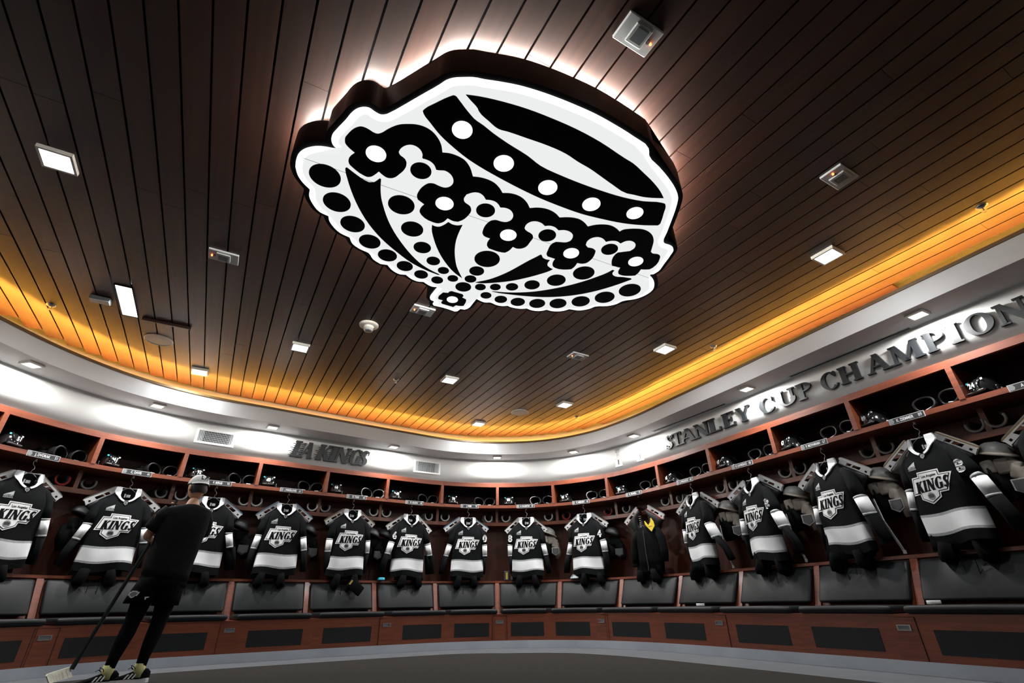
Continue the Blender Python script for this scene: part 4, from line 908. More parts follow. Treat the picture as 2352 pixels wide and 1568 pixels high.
for k, h in enumerate([o for o in bpy.data.objects if o.get('category') == 'helmet']):
    num = h['label'].split('numbered ')[1][:2]
    flat_text('front_number', num, .042, 'crest_white', h, 0, .078, -.143, .03, .9)

# ------------------------------------------------------------------ gloves
def make_glove(sg, white):
    r = empty('hockey_glove'); pts = []; N_ = 22
    for i in range(N_ + 1):
        g = 2 * pi * i / N_; x = .086 * math.copysign(abs(cos(g)) ** .85, cos(g)); z = .072 + .066 * math.copysign(abs(sin(g)) ** .9, sin(g)) + .012 * cos(g) * sg
        pts.append((x, .01 * sin(g * 2), max(z, .010)))
    B().tube(pts, .0095, 8, False).part('cuff_rim', 'glove_black', r, True)
    pp = [(x * 1.1, y - .004, .072 + (z - .072) * 1.1) for x, y, z in pts if x * sg > -.03]
    pp = pp if sg < 0 else pts[-6:-1] + pts[:7]
    if sg > 0: pp = [(x * 1.1, y - .004, .072 + (z - .072) * 1.1) for x, y, z in pp]
    B().tube(pp, .0038 if white else .0018, 6).part('cuff_piping', 'pad_white' if white else 'pad_dark', r, True)
    V = []; F = []; rows = ((-.002, 1.0), (.05, .98), (.11, .86), (.18, .80), (.25, .70), (.30, .45))
    for y, sc in rows:
        for i in range(N_):
            x, _, z = pts[i]; V.append((x * sc, y, .009 + (z - .009) * sc))
    for j in range(len(rows) - 1):
        for i in range(N_): F.append((j * N_ + i, j * N_ + (i + 1) % N_, (j + 1) * N_ + (i + 1) % N_, (j + 1) * N_ + i))
    F.append(tuple((len(rows) - 1) * N_ + i for i in range(N_)))
    part('shell', V, F, 'glove_black', r, True)
    for i in range(4):
        x = -.05 + i * .034; B().tube([(x, .15, .105), (x, .20, .112), (x, .26, .09)], [.016, .019, .012], 8).part('finger_roll', 'glove_black', r, True)
    B().tube([(sg * .07, .10, .06), (sg * .10, .16, .06), (sg * .09, .21, .06)], [.022, .024, .014], 8).part('thumb', 'glove_black', r, True)
    B().box(-.028, .028, .012, .016, .024, .030).part('inner_label', 'crest_white', r)
    return r
GP = {(sg, wh): make_glove(sg, wh) for sg in (-1, 1) for wh in (0, 1)}; gu = set()
for k in range(15):
    wh = 1 if k in (4, 7, 8) else 0
    for sg, u, w_, rz in ((-1, .19 - (.03 if k > 9 else 0), -.10, .12), (1, .375 - (.04 if k > 9 else 0), -.095, -.10)):
        ty = math.radians(0 if k < 7 else -sg * -14); M = frame(k + .5, w_, Z_ST, rz + (.25 if k < 3 else (-.2 if k > 10 else 0))); M.translation = frame(k + .5, w_, Z_ST + (.012 if k >= 7 else .002)) @ Vector((u, 0, 0))
        M = M @ Matrix.Rotation(ty, 4, 'Y'); key = (sg, wh)
        if key in gu: g = copy_tree(GP[key], None, M)
        else: g = GP[key]; gu.add(key); g.matrix_world = M
        tag(g, '%s black hockey glove of a pair, cuff facing out, in the %s' % ('left' if sg < 0 else 'right', where(k)), 'glove', 'hockey gloves in the cubbies')
for key, g in GP.items():
    if key not in gu:
        for c in list(g.children): bpy.data.objects.remove(c)
        bpy.data.objects.remove(g)

# ------------------------------------------------------------------ shin pads on the lower shelf
def make_pad(shell, rim):
    r = empty('shin_pad')
    def arcshell(r0, r1, y0, y1, a0, a1, n=16, tp=1.0):
        V = []; F = []
        for y, sc in ((y0, 1.0), ((y0 + y1) / 2, .97), (y1, tp)):
            for i in range(n + 1):
                a = math.radians(a0 + (a1 - a0) * i / n)
                for q in (r0, r1): V.append((q * sc * cos(a), y, .083 + q * sc * sin(a)))
        m = (n + 1) * 2
        for j in range(2):
            for i in range(n):
                o = j * m + i * 2; p_ = o + m
                F += [(o, o + 2, p_ + 2, p_), (o + 1, p_ + 1, p_ + 3, o + 3)]
            F += [(j * m, j * m + m, j * m + m + 1, j * m + 1), (j * m + m - 2, j * m + m - 1, j * m + 2 * m - 1, j * m + 2 * m - 2)]
        for j in (0, 2):
            for i in range(n): o = j * m + i * 2; F.append((o, o + 1, o + 3, o + 2))
        return V, F
    V, F = arcshell(.066, .076, 0, .24, 150, 395, 18, .8); part('shell', V, F, shell, r, True)
    V, F = arcshell(.060, .080, -.006, .012, 165, 380, 18); part('rim', V, F, rim, r, True)
    V, F = arcshell(.052, .066, .008, .22, 140, 400, 18, .8); part('liner', V, F, 'pad_dark', r, True)
    V, F = arcshell(.074, .082, .07, .19, 200, 340, 12, .9); part('shin_plate', V, F, shell, r, True)
    return r
PP = {'white': make_pad('pad_shell', 'pad_white'), 'dark': make_pad('pad_dark', 'pad_shell'), 'red': make_pad('pad_dark', 'pad_red')}; pu = set()
for k in range(15):
    for sg in (-1, 1):
        kind = 'dark' if (k in (0, 1, 13, 14) or (k == 4 and sg < 0) or k == 12) else 'white'
        if (k, sg) in ((0, 1), (8, -1), (8, 1)): kind = 'red'
        M = frame(k + .5, -.235, Z_LT + .004, random.uniform(-.25, .25)); M.translation = frame(k + .5, -.235, Z_LT + .004) @ Vector((sg * .385, 0, 0))
        M = M @ Matrix.Rotation(random.uniform(-.12, .12), 4, 'Y')
        if kind in pu: o = copy_tree(PP[kind], None, M)
        else: o = PP[kind]; pu.add(kind); o.matrix_world = M
        tag(o, '%s shin pad end-on at %s of the lower shelf, %s' % ({'white': 'grey and white', 'dark': 'dark', 'red': 'dark red-edged'}[kind], 'left' if sg < 0 else 'right', where(k)), 'shin pad', 'shin pads on the lower shelf')

# ------------------------------------------------------------------ black hockey pants hanging behind the jerseys
def make_pants(ph):
    r = empty('hockey_pants'); V = []; F = []; NT = 24
    rows = ((1.20, .17, .040), (1.05, .215, .050), (.95, .245, .055), (.88, .252, .056))
    for z, a, b in rows:
        for i in range(NT): g = 2 * pi * i / NT; V.append((a * cos(g), b * sin(g) + .006 * sin(5 * g + ph), z))
    for j in range(len(rows) - 1):
        for i in range(NT): F.append((j * NT + i, j * NT + (i + 1) % NT, (j + 1) * NT + (i + 1) % NT, (j + 1) * NT + i))
    F += [tuple(range(NT)), tuple((len(rows) - 1) * NT + i for i in range(NT))]
    part('waist', V, F, 'cloth_black', r, True)
    for sg in (-1, 1):
        B().tube([(sg * .12, 0, .93), (sg * .135, -.01, .86), (sg * .145, -.02, .81), (sg * .148, -.022, .775 + .012 * sin(ph + sg))], [(.055, .118), (.057, .122), (.057, .12), (.045, .10)], 16).part('leg', 'cloth_black', r, True)
        B().tube([(sg * .05, -.060, .84), (sg * .045, -.062, .70 + .03 * sin(ph * 2 + sg))], .003, 6).part('drawcord', 'cloth_black', r)
    return r
NP = [make_pants(.3), make_pants(1.9)]; nu = set()
for k in range(15):
    i = k % 2; M = frame(k + .5, -.10, 0.0, random.uniform(-.08, .08)); M.translation = frame(k + .5, -.10, .02) @ Vector((random.uniform(-.05, .07) + (.06 if k == 9 else 0), 0, 0))
    if i in nu: o = copy_tree(NP[i], None, M)
    else: o = NP[i]; nu.add(i); o.matrix_world = M
    tag(o, 'padded black hockey pants hanging below the hook in the ' + where(k), 'pants', 'black hockey pants hanging in the lockers')

# ------------------------------------------------------------------ shoulder pads hung beside the jerseys
def make_shoulder(main, trim):
    r = empty('shoulder_pads')
    def dome(name, cx, cy, cz, rx, ry, rz, m, tilt=0.0, cut=-.2):
        bb = B(); prof = []
        V = []; F = []; nj, ni = 7, 18
        for j in range(nj + 1):
            f = cut + (1 - cut) * j / nj; q = max(0, 1 - f * f) ** .5
            for i in range(ni):
                g = 2 * pi * i / ni; x, y, z = rx * q * cos(g), ry * q * sin(g), rz * f
                V.append((cx + x * cos(tilt) - z * sin(tilt), cy + y, cz + x * sin(tilt) + z * cos(tilt)))
        for j in range(nj):
            for i in range(ni): F.append((j * ni + i, j * ni + (i + 1) % ni, (j + 1) * ni + (i + 1) % ni, (j + 1) * ni + i))
        F.append(tuple(range(ni)))
        part(name, V, F, m, r, True)
    dome('shoulder_cap', .0, 0, 1.57, .13, .10, .10, trim, -.35)
    dome('cap_lip', .015, -.02, 1.545, .14, .10, .035, main, -.35)
    for i, (x, z, a, b, t) in enumerate(((-.07, 1.46, .05, .06, .1), (.03, 1.45, .055, .065, .0), (.10, 1.40, .045, .07, -.3))):
        V, F = rbox(-a, a, -.025, .025, -b, b, .018, 2); part('chest_plate', [(x + p_[0] * cos(t) - p_[2] * sin(t), p_[1] - .05, z + p_[0] * sin(t) + p_[2] * cos(t)) for p_ in V], F, main, r, True)
    B().tube([(.06, -.02, 1.50), (.12, -.03, 1.38), (.15, -.035, 1.25), (.15, -.03, 1.16)], [(.05, .05), (.06, .055), (.055, .05), (.04, .035)], 14).part('arm_guard', main, r, True)
    pent = [(-.05, -.03), (.0, -.06), (.05, -.03), (.05, .04), (-.05, .04)]
    B().prism([(x * 1.25, y * 1.25) for x, y in pent], .065, .085, lambda x, y, d_: (x + .10, -d_, 1.28 + y)).part('elbow_plate_rim', trim, r)
    B().prism(pent, .085, .092, lambda x, y, d_: (x + .10, -d_, 1.28 + y)).part('elbow_plate', 'pad_dark', r)
    B().tube([(-.10, -.03, 1.52), (-.07, -.08, 1.42), (-.04, -.085, 1.30)], .012, 6).part('strap', 'cloth_black', r, True)
    B().tube([(-.06, 0, 1.44), (-.06, 0, 1.30), (-.04, 0, 1.18)], [(.10, .07), (.11, .07), (.09, .05)], 14).part('back_plate', 'cloth_black', r, True)
    return r
SPk = {'beige': make_shoulder('pad_beige', 'pad_shell'), 'dark': make_shoulder('cloth_black', 'pad_dark')}; su = set()
for k, u, kind in ((1, -.33, 'dark'), (2, .40, 'dark'), (3, .38, 'dark'), (4, .40, 'dark'), (5, -.36, 'dark'), (7, .36, 'beige'), (8, .40, 'dark'), (10, .44, 'beige'), (11, .42, 'beige'), (12, .42, 'beige'), (13, .43, 'beige')):
    M = frame(k + .5, -.24, .06 if kind == 'beige' else 0, random.uniform(-.3, .3)); M.translation = frame(k + .5, -.24, (.06 if kind == 'beige' else -.02)) @ Vector((u, 0, 0))
    if kind in su: o = copy_tree(SPk[kind], None, M)
    else: o = SPk[kind]; su.add(kind); o.matrix_world = M
    tag(o, '%s shoulder pads hanging beside the jersey in the %s' % ('beige and grey' if kind == 'beige' else 'black', where(k)), 'shoulder pads', 'shoulder pads hung in the lockers')

# ------------------------------------------------------------------ small things
def at(k, u, w_, z, rz=0): M = frame(k + .5, w_, z, rz); M.translation = frame(k + .5, w_, z) @ Vector((u, 0, 0)); return M
# jacket hanging without a jersey
e = empty('jacket', at(9, .08, -.10, 0), 'black zipped jacket hanging below the laced skates', 'jacket')
V = []; F = []; NT = 24; rows = ((.93, .21, .08), (1.1, .22, .09), (1.3, .215, .09), (1.45, .20, .08), (1.53, .14, .06), (1.57, .07, .04))
for z, a, b in rows:
    for i in range(NT): g = 2 * pi * i / NT; V.append((a * cos(g), b * sin(g) + .012 * sin(6 * g + 5 * z), z))
for j in range(len(rows) - 1):
    for i in range(NT): F.append((j * NT + i, j * NT + (i + 1) % NT, (j + 1) * NT + (i + 1) % NT, (j + 1) * NT + i))
F += [tuple(range(NT)), tuple((len(rows) - 1) * NT + i for i in range(NT))]
part('jacket_body', V, F, 'cloth_black', e, True)
for sg in (-1, 1): B().tube([(sg * .17, 0, 1.50), (sg * .24, -.01, 1.38), (sg * .27, -.02, 1.20), (sg * .27, -.03, 1.06)], [(.05, .06), (.06, .065), (.055, .06), (.045, .05)], 12).part('jacket_sleeve', 'cloth_black', e, True)
B().tube([(.0, -.10, 1.50), (.0, -.105, 1.2), (.01, -.10, .95)], .004, 6).part('zip', 'pad_dark', e)
e = empty('collar_tag', at(9, .20, -.03, 0), 'yellow cloth tag hanging over the black jacket', 'tag')
B().prism([(-.085, .07), (-.03, .0), (.02, .045), (.035, .10), (.075, .04), (.085, -.02), (.02, -.09), (-.05, -.02), (-.08, .02)], 0, .012, lambda x, y, d_: (x, -d_, 1.56 + y)).part('cloth', 'tag_yellow', e)
B().box(-.02, .05, -.014, -.012, 1.545, 1.55).part('print', 'gold_print', e)
e = empty('drawstring_pouch', at(9, -.27, -.20, 0), 'black pouch with grey crown print left of the jacket', 'pouch')
V, F = rbox(-.085, .085, -.03, .03, 1.02, 1.29, .022, 3); part('pouch_body', V, F, 'cloth_black', e, True)
B().prism([(-.042, .012), (-.02, .032), (.0, .04), (.02, .032), (.042, .012), (.028, -.034), (-.028, -.034)], .031, .033, lambda x, y, d_: (x, -d_, 1.13 + y)).part('crown_print', 'crest_grey', e)
B().prism([(-.026, .008), (.0, .02), (.026, .008), (.018, -.02), (-.018, -.02)], .0335, .034, lambda x, y, d_: (x, -d_, 1.13 + y)).part('crown_print_core', 'plate_black', e)
B().tube([(-.03, -.01, 1.285), (.05, -.02, 1.30), (.07, -.02, 1.36), (.10, -.0, 1.44)], .004, 6).part('cord', 'lace_white', e, True)
def tape_roll(k, u, w_, z, lb):
    e = empty('tape_roll', at(k, u, w_, z), lb, 'tape roll', 'white tape rolls')
    B().lathe([(.030, 0), (.048, 0), (.050, .004), (.050, .024), (.048, .028), (.030, .028), (.030, 0)], 24).part('tape_ring', 'shoe_white', e, True)
tape_roll(10, -.02, .10, Z_SEAT + .006, 'white tape roll on the seat of the eleventh locker from the left')
tape_roll(13, -.30, .12, Z_SEAT + .006, 'white tape roll on the seat of the fourteenth locker from the left')
e = empty('snack_box', at(7, -.36, -.16, Z_LEDGE), 'small black box with gold print on the ledge of the eighth locker', 'box')
V, F = rbox(-.045, .045, -.04, .04, 0, .14, .004, 1); part('carton', V, F, 'plate_black', e)
B().box(-.012, .022, -.042, -.040, .02, .125).part('gold_panel', 'gold_print', e)
e = empty('tin', at(7, -.255, -.13, Z_LEDGE), 'small dark tin with white top on the ledge beside the gold printed box', 'tin')
B().lathe([(.0, 0), (.032, 0), (.034, .01), (.034, .055), (.03, .062), (0, .062)], 18).part('can', 'pad_dark', e, True)
B().lathe([(.0, .0625), (.026, .0625), (.026, .068), (.0, .068)], 18).part('lid', 'plate_grey', e)
e = empty('hand_towel', at(5, -.40, -.10, Z_LEDGE), 'folded teal cloth on the ledge of the sixth locker', 'towel')
V, F = rbox(-.045, .045, -.05, .05, 0, .028, .011, 2); part('fold', V, F, 'cyan', e, True)
V, F = rbox(-.040, .042, -.048, .04, .026, .04, .006, 1); part('top_fold', V, F, 'cyan', e, True)
e = empty('beanie', at(8, -.25, -.14, Z_LEDGE), 'grey knit cap lying on the ledge of the ninth locker', 'hat')
B().lathe([(.085, 0), (.09, .02), (.082, .035), (.07, .055), (.04, .075), (0, .08)], 20).part('crown', 'device_dark', e, True)
B().lathe([(.086, .0), (.094, .004), (.094, .024), (.086, .028)], 20).part('cuff', 'device_grey', e, True)
e = empty('knee_sleeve', at(4, .14, -.0, 0), 'black pouch with gold mark slung over the seat back of the fifth locker', 'pouch')
V, F = rbox(-.12, .12, -.02, .02, -.07, .07, .018, 2); Mr = Matrix.Rotation(.62, 4, 'Y'); part('pouch_body', [tuple(Mr @ Vector(v) + Vector((0, -.055, .80))) for v in V], F, 'cloth_black', e, True)
part('gold_mark', [tuple(Mr @ Vector(v) + Vector((0, -.078, .80))) for v in ((-.11, 0, -.03), (-.085, 0, -.03), (-.085, 0, .035), (-.11, 0, .035))], [(0, 1, 2, 3)], 'gold_print', e)
for i, (k, u, ww) in enumerate(((11, .46, -.05), (12, .48, -.05), (10, .47, -.06))):      # sticks leaning in the corners of the right lockers
    e = empty('leaning_stick', at(k, u, ww, 0), 'dark hockey stick leaning between jerseys at right of the ' + where(k), 'hockey stick', 'sticks leaning in the lockers')
    B().tube([(.0, 0.01, .90), (-.10, .03, 1.20), (-.16, .10, 1.42)], [(.014, .009)] * 3, 6).part('shaft', 'pad_dark', e)
    B().tube([(.0, .0, .90), (.004, -.002, .93)], [(.0155, .0105)] * 2, 6).part('end_tape', 'pad_shell', e)

# ------------------------------------------------------------------ the person, seen from behind
PB = Vector((-3.292, 4.831, 0)); PF = Vector((-0.5631, 0.8264, 0)); PR = Vector((0.8264, 0.5631, 0))
PM = Matrix(((PR.x, PF.x, 0, PB.x), (PR.y, PF.y, 0, PB.y), (0, 0, 1, 0), (0, 0, 0, 1)))
man = empty('person', PM, 'person seen from behind in black shirt, shorts and white cap, holding a stick', 'person')
def skin_mesh(name, nodes, edges, roots):
    me = bpy.data.meshes.new(name); me.from_pydata([n_[:3] for n_ in nodes], edges, []); me.update()
    o = bpy.data.objects.new(name, me); COL.objects.link(o)
    md = o.modifiers.new('skin', 'SKIN'); md.use_smooth_shade = True
    for i, n_ in enumerate(nodes):
        sv = me.skin_vertices[0].data[i]; r = n_[3]; sv.radius = (r, n_[4] if len(n_) > 4 else r); sv.use_root = i in roots
    o.modifiers.new('sub', 'SUBSURF').levels = 2; o.modifiers['sub'].render_levels = 2
    bpy.context.view_layer.update()
    ev = bpy.data.meshes.new_from_object(o.evaluated_get(bpy.context.evaluated_depsgraph_get()))
    bpy.data.objects.remove(o); return ev
nd = [(.10, 0, .86, .125, .095), (.112, 0, 1.0, .125, .09), (.135, .0, 1.20, .14, .095), (.15, .005, 1.34, .12, .08), (.16, .0, 1.44, .055, .055), (.162, .015, 1.52, .05, .05),
      (-.01, .0, 1.365, .058), (-.075, .01, 1.25, .047), (-.126, .03, 1.145, .040), (-.105, .15, 1.145, .035), (-.085, .245, 1.145, .026), (-.082, .285, 1.14, .030),
      (.285, .03, 1.345, .056), (.31, .12, 1.23, .044), (.305, .20, 1.16, .038), (.20, .25, 1.27, .034), (.06, .275, 1.40, .025), (.03, .29, 1.43, .030),
      (.02, 0, .84, .095), (-.01, .01, .62, .075), (-.034, .02, .44, .056), (-.06, -.005, .30, .052), (-.092, .0, .15, .034), (-.098, .0, .07, .036),
      (.175, 0, .84, .095), (.168, .03, .62, .075), (.161, .055, .44, .056), (.14, .03, .30, .052), (.122, .022, .15, .034), (.118, .02, .07, .036)]
ed = [(0, 1), (1, 2), (2, 3), (3, 4), (4, 5), (3, 6), (6, 7), (7, 8), (8, 9), (9, 10), (10, 11), (3, 12), (12, 13), (13, 14), (14, 15), (15, 16), (16, 17), (0, 18), (18, 19), (19, 20), (20, 21), (21, 22), (22, 23), (0, 24), (24, 25), (25, 26), (26, 27), (27, 28), (28, 29)]
roots = {0}
SH0, SH1 = Vector((-.353, .243, .12)), Vector((.020, .281, 1.52)); SD = (SH1 - SH0).normalized()
for palm, sgn in ((Vector((-.082, .275, 1.14)), 1), (Vector((.03, .285, 1.43)), 1)):     # fingers curled round the shaft
    ax = SD; c0 = SH0 + SD * ((palm - SH0).dot(SD)); out = (palm - c0); out = out - ax * out.dot(ax)
    e1 = Vector((0, -1, 0)); e1 = (e1 - ax * e1.dot(ax)).normalized(); e2 = ax.cross(e1)
    for f in range(5):
        b = c0 + ax * ((f - 1.5) * .019 if f < 4 else .048); ln = (1.0, 1.08, 1.03, .88, .7)[f]; dirn = 1 if f < 4 else -1; ids = []
        for q in range(4):
            a_ = dirn * (0.3 + q * .85 * ln); p = b + (e1 * cos(a_) + e2 * sin(a_)) * (.024 if q else .020)
            nd.append((p.x, p.y, p.z, .0092 if q < 3 else .0078)); ids.append(len(nd) - 1)
        ed += list(zip(ids[:-1], ids[1:])); roots.add(ids[0])
me = skin_mesh('body', nd, ed, roots)
# head with face, added to the same mesh
HF = Vector((-.45, .88, -.12)).normalized(); HR = Vector((.88, .45, 0)).normalized(); HU = HR.cross(HF).normalized(); HC = Vector((.163, .035, 1.612))
def hd(x, y, z): return HC + HR * x + HF * y + HU * z
bm = bmesh.new(); bm.from_mesh(me)
def add_ball(c, rx, ry, rz, n=20, m=14, shape=None):
    V = []
    for j in range(m + 1):
        f = -pi / 2 + pi * j / m; ring = []
        for i in range(n):
            g = 2 * pi * i / n; x, y, z = cos(f) * cos(g), cos(f) * sin(g), sin(f)
            if shape: x, y, z = shape(x, y, z)
            ring.append(bm.verts.new(hd(c[0] + rx * x, c[1] + ry * y, c[2] + rz * z)))
        V.append(ring)
    for j in range(m):
        for i in range(n): 
            fc = bm.faces.new((V[j][i], V[j][(i + 1) % n], V[j + 1][(i + 1) % n], V[j + 1][i])); fc.smooth = True
add_ball((0, 0, 0), .076, .096, .118, 24, 16, lambda x, y, z: (x * (1 - .18 * max(0, -z)), y * (1 - .10 * max(0, -z)) + .06 * max(0, -z) * (1 if y > 0 else 0), z))
add_ball((0, .100, -.012), .013, .020, .026, 10, 8)                       # nose
add_ball((0, .088, -.058), .026, .012, .010, 12, 8)                       # mouth
for sg in (-1, 1):
    add_ball((sg * .032, .084, .012), .014, .010, .009, 10, 8)            # eyes
    add_ball((sg * .079, -.008, -.010), .011, .022, .034, 10, 8)          # ears
bmesh.ops.remove_doubles(bm, verts=bm.verts, dist=1e-6)
bm.to_mesh(me); bm.free(); me.materials.clear(); me.materials.append(MAT['skin'])
link(bpy.data.objects.new('body', me), man)
def loft(name, rings, m, NT=24, ph=0.0, amp=0.0, cap=True, tilt=0.0):
    V = []; F = []
    for (cx, cy, z, a, b) in rings:
        for i in range(NT):
            g = 2 * pi * i / NT; k_ = 1 + amp * sin(4 * g + ph + z * 9) + amp * .6 * sin(7 * g - z * 14)
            V.append((cx + a * cos(g) * k_, cy + b * sin(g) * k_, z - tilt * a * cos(g) * max(0, min(1, (1.2 - z) / .4))))
    for j in range(len(rings) - 1):
        for i in range(NT): F.append((j * NT + i, j * NT + (i + 1) % NT, (j + 1) * NT + (i + 1) % NT, (j + 1) * NT + i))
    if cap: F += [tuple(range(NT)), tuple((len(rings) - 1) * NT + i for i in range(NT))]
    return part(name, V, F, m, man, True)
tee = loft('t_shirt', [(.162, 0, 1.445, .064, .062), (.158, 0, 1.435, .10, .075), (.150, .005, 1.415, .165, .092), (.140, .01, 1.39, .205, .108), (.137, .012, 1.33, .212, .122), (.134, .01, 1.22, .208, .132), (.124, .005, 1.08, .196, .130), (.112, 0, .95, .190, .128), (.106, 0, .86, .186, .130), (.104, 0, .80, .184, .130)], 'tee_black', 32, .4, .018, True, .16)
B().tube([(.0, .0, 1.385), (-.055, .008, 1.31), (-.095, .018, 1.235), (-.115, .024, 1.20)], [(.070, .078), (.076, .082), (.072, .076), (.070, .073)], 14).part('shirt_sleeve', 'tee_black', man, True)
B().tube([(.265, .015, 1.375), (.30, .07, 1.30), (.31, .12, 1.24), (.312, .15, 1.205)], [(.070, .078), (.074, .080), (.070, .074), (.068, .072)], 14).part('shirt_sleeve', 'tee_black', man, True)
B().box(-.115, -.105, -.05, -.046, 1.275, 1.33).part('sleeve_mark', 'gold_print', man)
loft('shorts_waist', [(.104, 0, .90, .165, .110), (.103, 0, .84, .180, .122), (.10, 0, .76, .188, .126), (.098, .005, .72, .186, .124)], 'cloth_black', 24, .2, .01)
loft('shorts_leg', [(.02, .0, .80, .098, .112), (.0, .005, .72, .108, .116), (-.022, .01, .65, .112, .116), (-.035, .012, .598, .112, .114)], 'cloth_black', 18, .7, .015)
loft('shorts_leg', [(.175, .0, .80, .098, .112), (.175, .012, .72, .104, .114), (.172, .024, .64, .106, .112), (.170, .03, .578, .106, .110)], 'cloth_black', 18, 1.7, .015)
loft('legging', [(-.012, .012, .62, .080, .084), (-.024, .018, .52, .068, .072), (-.036, .018, .44, .060, .064), (-.050, .004, .36, .060, .064), (-.066, -.006, .29, .055, .060), (-.085, .0, .19, .042, .045), (-.094, .0, .125, .040, .042)], 'cloth_black', 16)
loft('legging', [(.168, .032, .62, .080, .084), (.165, .048, .52, .068, .072), (.160, .052, .44, .060, .064), (.150, .038, .36, .060, .064), (.140, .026, .29, .055, .060), (.126, .022, .19, .042, .045), (.121, .02, .125, .040, .042)], 'cloth_black', 16)
for c, y_ in ((-.097, 0), (.119, .02)): loft('sock', [(c, y_, .150, .041, .043), (c, y_, .10, .043, .046), (c - .004, y_, .05, .046, .048)], 'sock', 16)
def shoe(cx, cy, rz):
    S_ = Matrix.Translation((cx, cy, 0)) @ Matrix.Rotation(rz, 4, 'Z')       # toe along -x
    T_ = lambda V: [tuple(S_ @ Vector(v)) for v in V]
    def slab(name, pts, z0, z1, m, sc=1.0):
        n = len(pts); V = [(x, y, z0) for x, y in pts] + [(x * sc, y * sc, z1) for x, y in pts]
        part(name, T_(V), [tuple(range(n)), tuple(range(2 * n - 1, n - 1, -1))] + [(i, (i + 1) % n, n + (i + 1) % n, n + i) for i in range(n)], m, man)
    out = [(-.205, -.0), (-.195, -.03), (-.15, -.047), (-.08, -.044), (.0, -.036), (.06, -.036), (.082, -.02), (.086, 0), (.082, .02), (.06, .036), (.0, .036), (-.08, .046), (-.15, .045), (-.195, .028)]
    slab('shoe_sole', out, .009, .042, 'shoe_white', .97)
    V = []; F = []; prof = [(.0, .035), (-.01, .0)]
    st = [(.084, .04, .085, .012), (.06, .04, .108, .030), (.03, .04, .112, .036), (-.01, .04, .105, .038), (-.05, .04, .092, .040), (-.10, .04, .074, .043), (-.15, .04, .060, .042), (-.185, .04, .050, .030), (-.203, .04, .044, .010)]
    for x, z0, z1, hw in st:
        for i in range(9): a = pi * i / 8; V.append((x, -hw * cos(a), z0 + (z1 - z0) * sin(a) ** .7))
    for j in range(len(st) - 1):
        for i in range(8): F.append((j * 9 + i, j * 9 + i + 1, (j + 1) * 9 + i + 1, (j + 1) * 9 + i))
    F += [tuple(range(9)), tuple((len(st) - 1) * 9 + i for i in reversed(range(9)))]
    part('shoe_upper', T_(V), F, 'cloth_black', man, True)
    for i in range(3):
        x = -.035 - i * .028
        for sd in (-1,):
            part('shoe_stripe', T_([(x, sd * .0445, .046), (x - .013, sd * .0450, .046), (x + .012, sd * .034, .086 - i * .005), (x + .025, sd * .034, .086 - i * .005)]), [(0, 1, 2, 3)], 'shoe_white', man)
    B().tube(T_([(-.03, -.012, .098), (-.045, -.03, .125), (-.07, -.028, .14), (-.06, -.005, .115), (-.035, .01, .10), (-.06, .03, .12), (-.08, .02, .11)]), .0028, 6).part('shoe_lace', 'cloth_black', man, True)
shoe(-.095, -.005, .30); shoe(.122, .015, .10)
# hair and cap
def hl_dome(name, m, rx, ry, rz, z0, yc=0.0, zc=0.0, cutf=None):
    V = []; F = []; n, mm = 26, 9
    for j in range(mm + 1):
        for i in range(n):
            g = 2 * pi * i / n; low = z0(sin(g)) if callable(z0) else z0
            f = low + (1 - low) * j / mm; q = max(0.0, 1 - f * f) ** .5
            V.append(tuple(hd(rx * q * cos(g), yc + ry * q * sin(g), zc + rz * f)))
    for j in range(mm):
        for i in range(n): F.append((j * n + i, j * n + (i + 1) % n, (j + 1) * n + (i + 1) % n, (j + 1) * n + i))
    part(name, V, F, m, man, True)
hl_dome('hair', 'hair', .0795, .1005, .120, lambda s: -.52 if s < -.2 else (-.05 if s < .35 else .35))
hl_dome('cap', 'cap_white', .088, .108, .118, lambda s: .12 if s < 0 else .20, 0, .018)
V = []; F = []
for i in range(9):
    a = math.radians(200 + 140 * i / 8)
    for rr_, zz in ((1.0, .030), (1.10, .016), (1.10, .021), (1.0, .036)): V.append(tuple(hd(.088 * rr_ * cos(a), .108 * rr_ * sin(a), zz)))
for i in range(8):
    for q in range(4): F.append((i * 4 + q, i * 4 + (q + 1) % 4, (i + 1) * 4 + (q + 1) % 4, (i + 1) * 4 + q))
part('cap_band', V, F, 'cap_white', man, True)
for j, ch in enumerate('LAK'):
    tv, tf, wd = text2d(ch, .036, .05, .9); a = math.radians(252 + j * 22)
    part('cap_letter', [tuple(hd(.0895 * cos(a + p_[0] / .095), .1095 * sin(a + p_[0] / .095), .072 + p_[1] - .012)) if True else 0 for p_ in tv], tf, 'letter_black', man, fix=False)
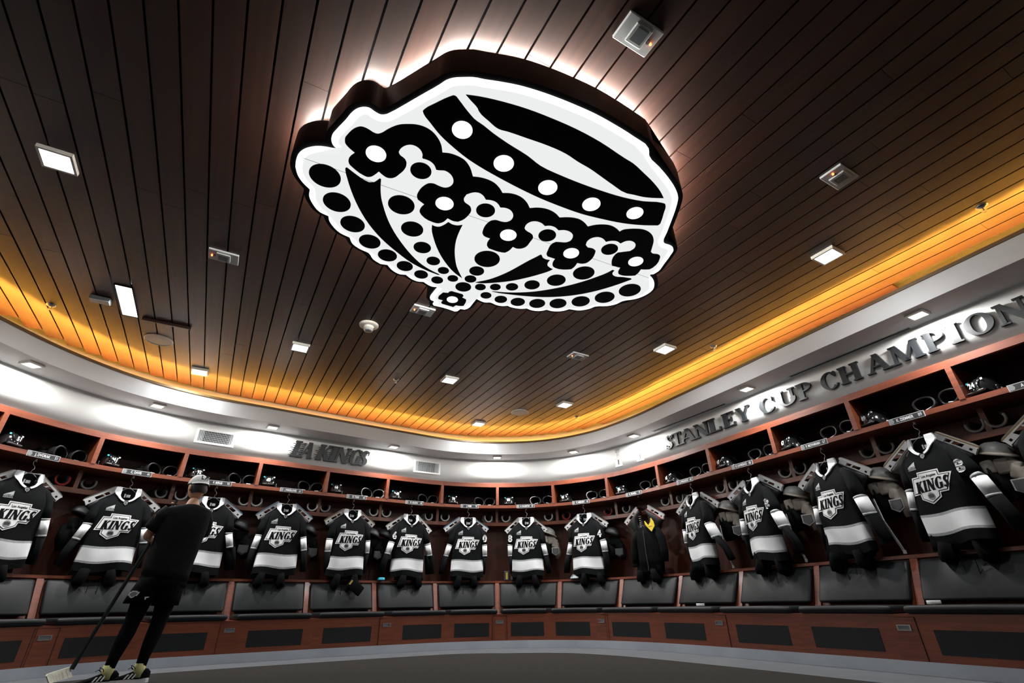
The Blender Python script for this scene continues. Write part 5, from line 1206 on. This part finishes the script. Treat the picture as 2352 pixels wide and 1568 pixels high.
# prints on the shorts
part('shorts_crest', [(x * .20 - .085, -.108, .665 + z * .20) for x, z in CREST], [tuple(range(len(CREST)))], 'crest_white', man, fix=False)
part('shorts_crest_field', [(x * .14 - .085, -.1085, .665 + z * .14) for x, z in CREST], [tuple(range(len(CREST)))], 'crest_grey', man, fix=False)
part('shorts_mark', [(.0, -.1125, .648), (.034, -.1125, .648), (.028, -.1125, .640), (.012, -.1125, .637), (.014, -.1125, .626), (.004, -.1125, .626)], [(0, 1, 2, 3, 4, 5)], 'crest_white', man, fix=False)
for n_ in ('shorts_crest', 'shorts_crest_field', 'shorts_mark'): bpy.data.objects[n_].data.flip_normals()

# ------------------------------------------------------------------ the hockey stick in the person's hands
stk = empty('hockey_stick', PM, 'dark hockey stick with white taped blade held by the person', 'hockey stick')
B().tube([tuple(SH0 + SD * t) for t in (.02, .5, 1.0, (SH1 - SH0).length)], [(.016, .011)] * 4, 8).part('shaft', 'stick_black', stk)
TO = Vector((-.464, -.065, .0813)); Hh = SH0
bd = []
for i in range(9):
    t = i / 8; c = Hh.lerp(TO, t) + Vector((-.025 * sin(pi * t), .0, -.018 + .022 * t * t)); up = Vector((-.02, .0, .036 - .006 * t))
    bd.append((c - up * (1.0 if t < .95 else .75), c + up * (1.0 if t < .95 else .7)))
V = []; F = []
nrm = Vector((.95, -.3, 0)).normalized() * .0045
for a, b in bd: V += [tuple(a - nrm), tuple(a + nrm), tuple(b + nrm), tuple(b - nrm)]
for i in range(8):
    for q in range(4): F.append((i * 4 + q, i * 4 + (q + 1) % 4, (i + 1) * 4 + (q + 1) % 4, (i + 1) * 4 + q))
F += [(0, 1, 2, 3), (32, 35, 34, 33)]
part('taped_blade', V, F, 'tape', stk)
for i in range(1, 8):
    a, b = bd[i]; d_ = (TO - Hh).normalized() * .0016; V = [tuple(p_ + o_ * 1.18 + dd) for p_ in (a, b) for o_ in (nrm, -nrm) for dd in (d_, -d_)]
    part('tape_ridge', V, [(0, 1, 3, 2), (4, 6, 7, 5), (0, 4, 5, 1), (2, 3, 7, 6), (0, 2, 6, 4), (1, 5, 7, 3)], 'tape', stk)
B().tube([tuple(SH0 + SD * .0), tuple(SH0 + SD * .13)], [(.018, .013), (.0165, .0115)], 8).part('hosel', 'stick_black', stk)
for n_ in ('t',): pass
bpy.context.view_layer.update()
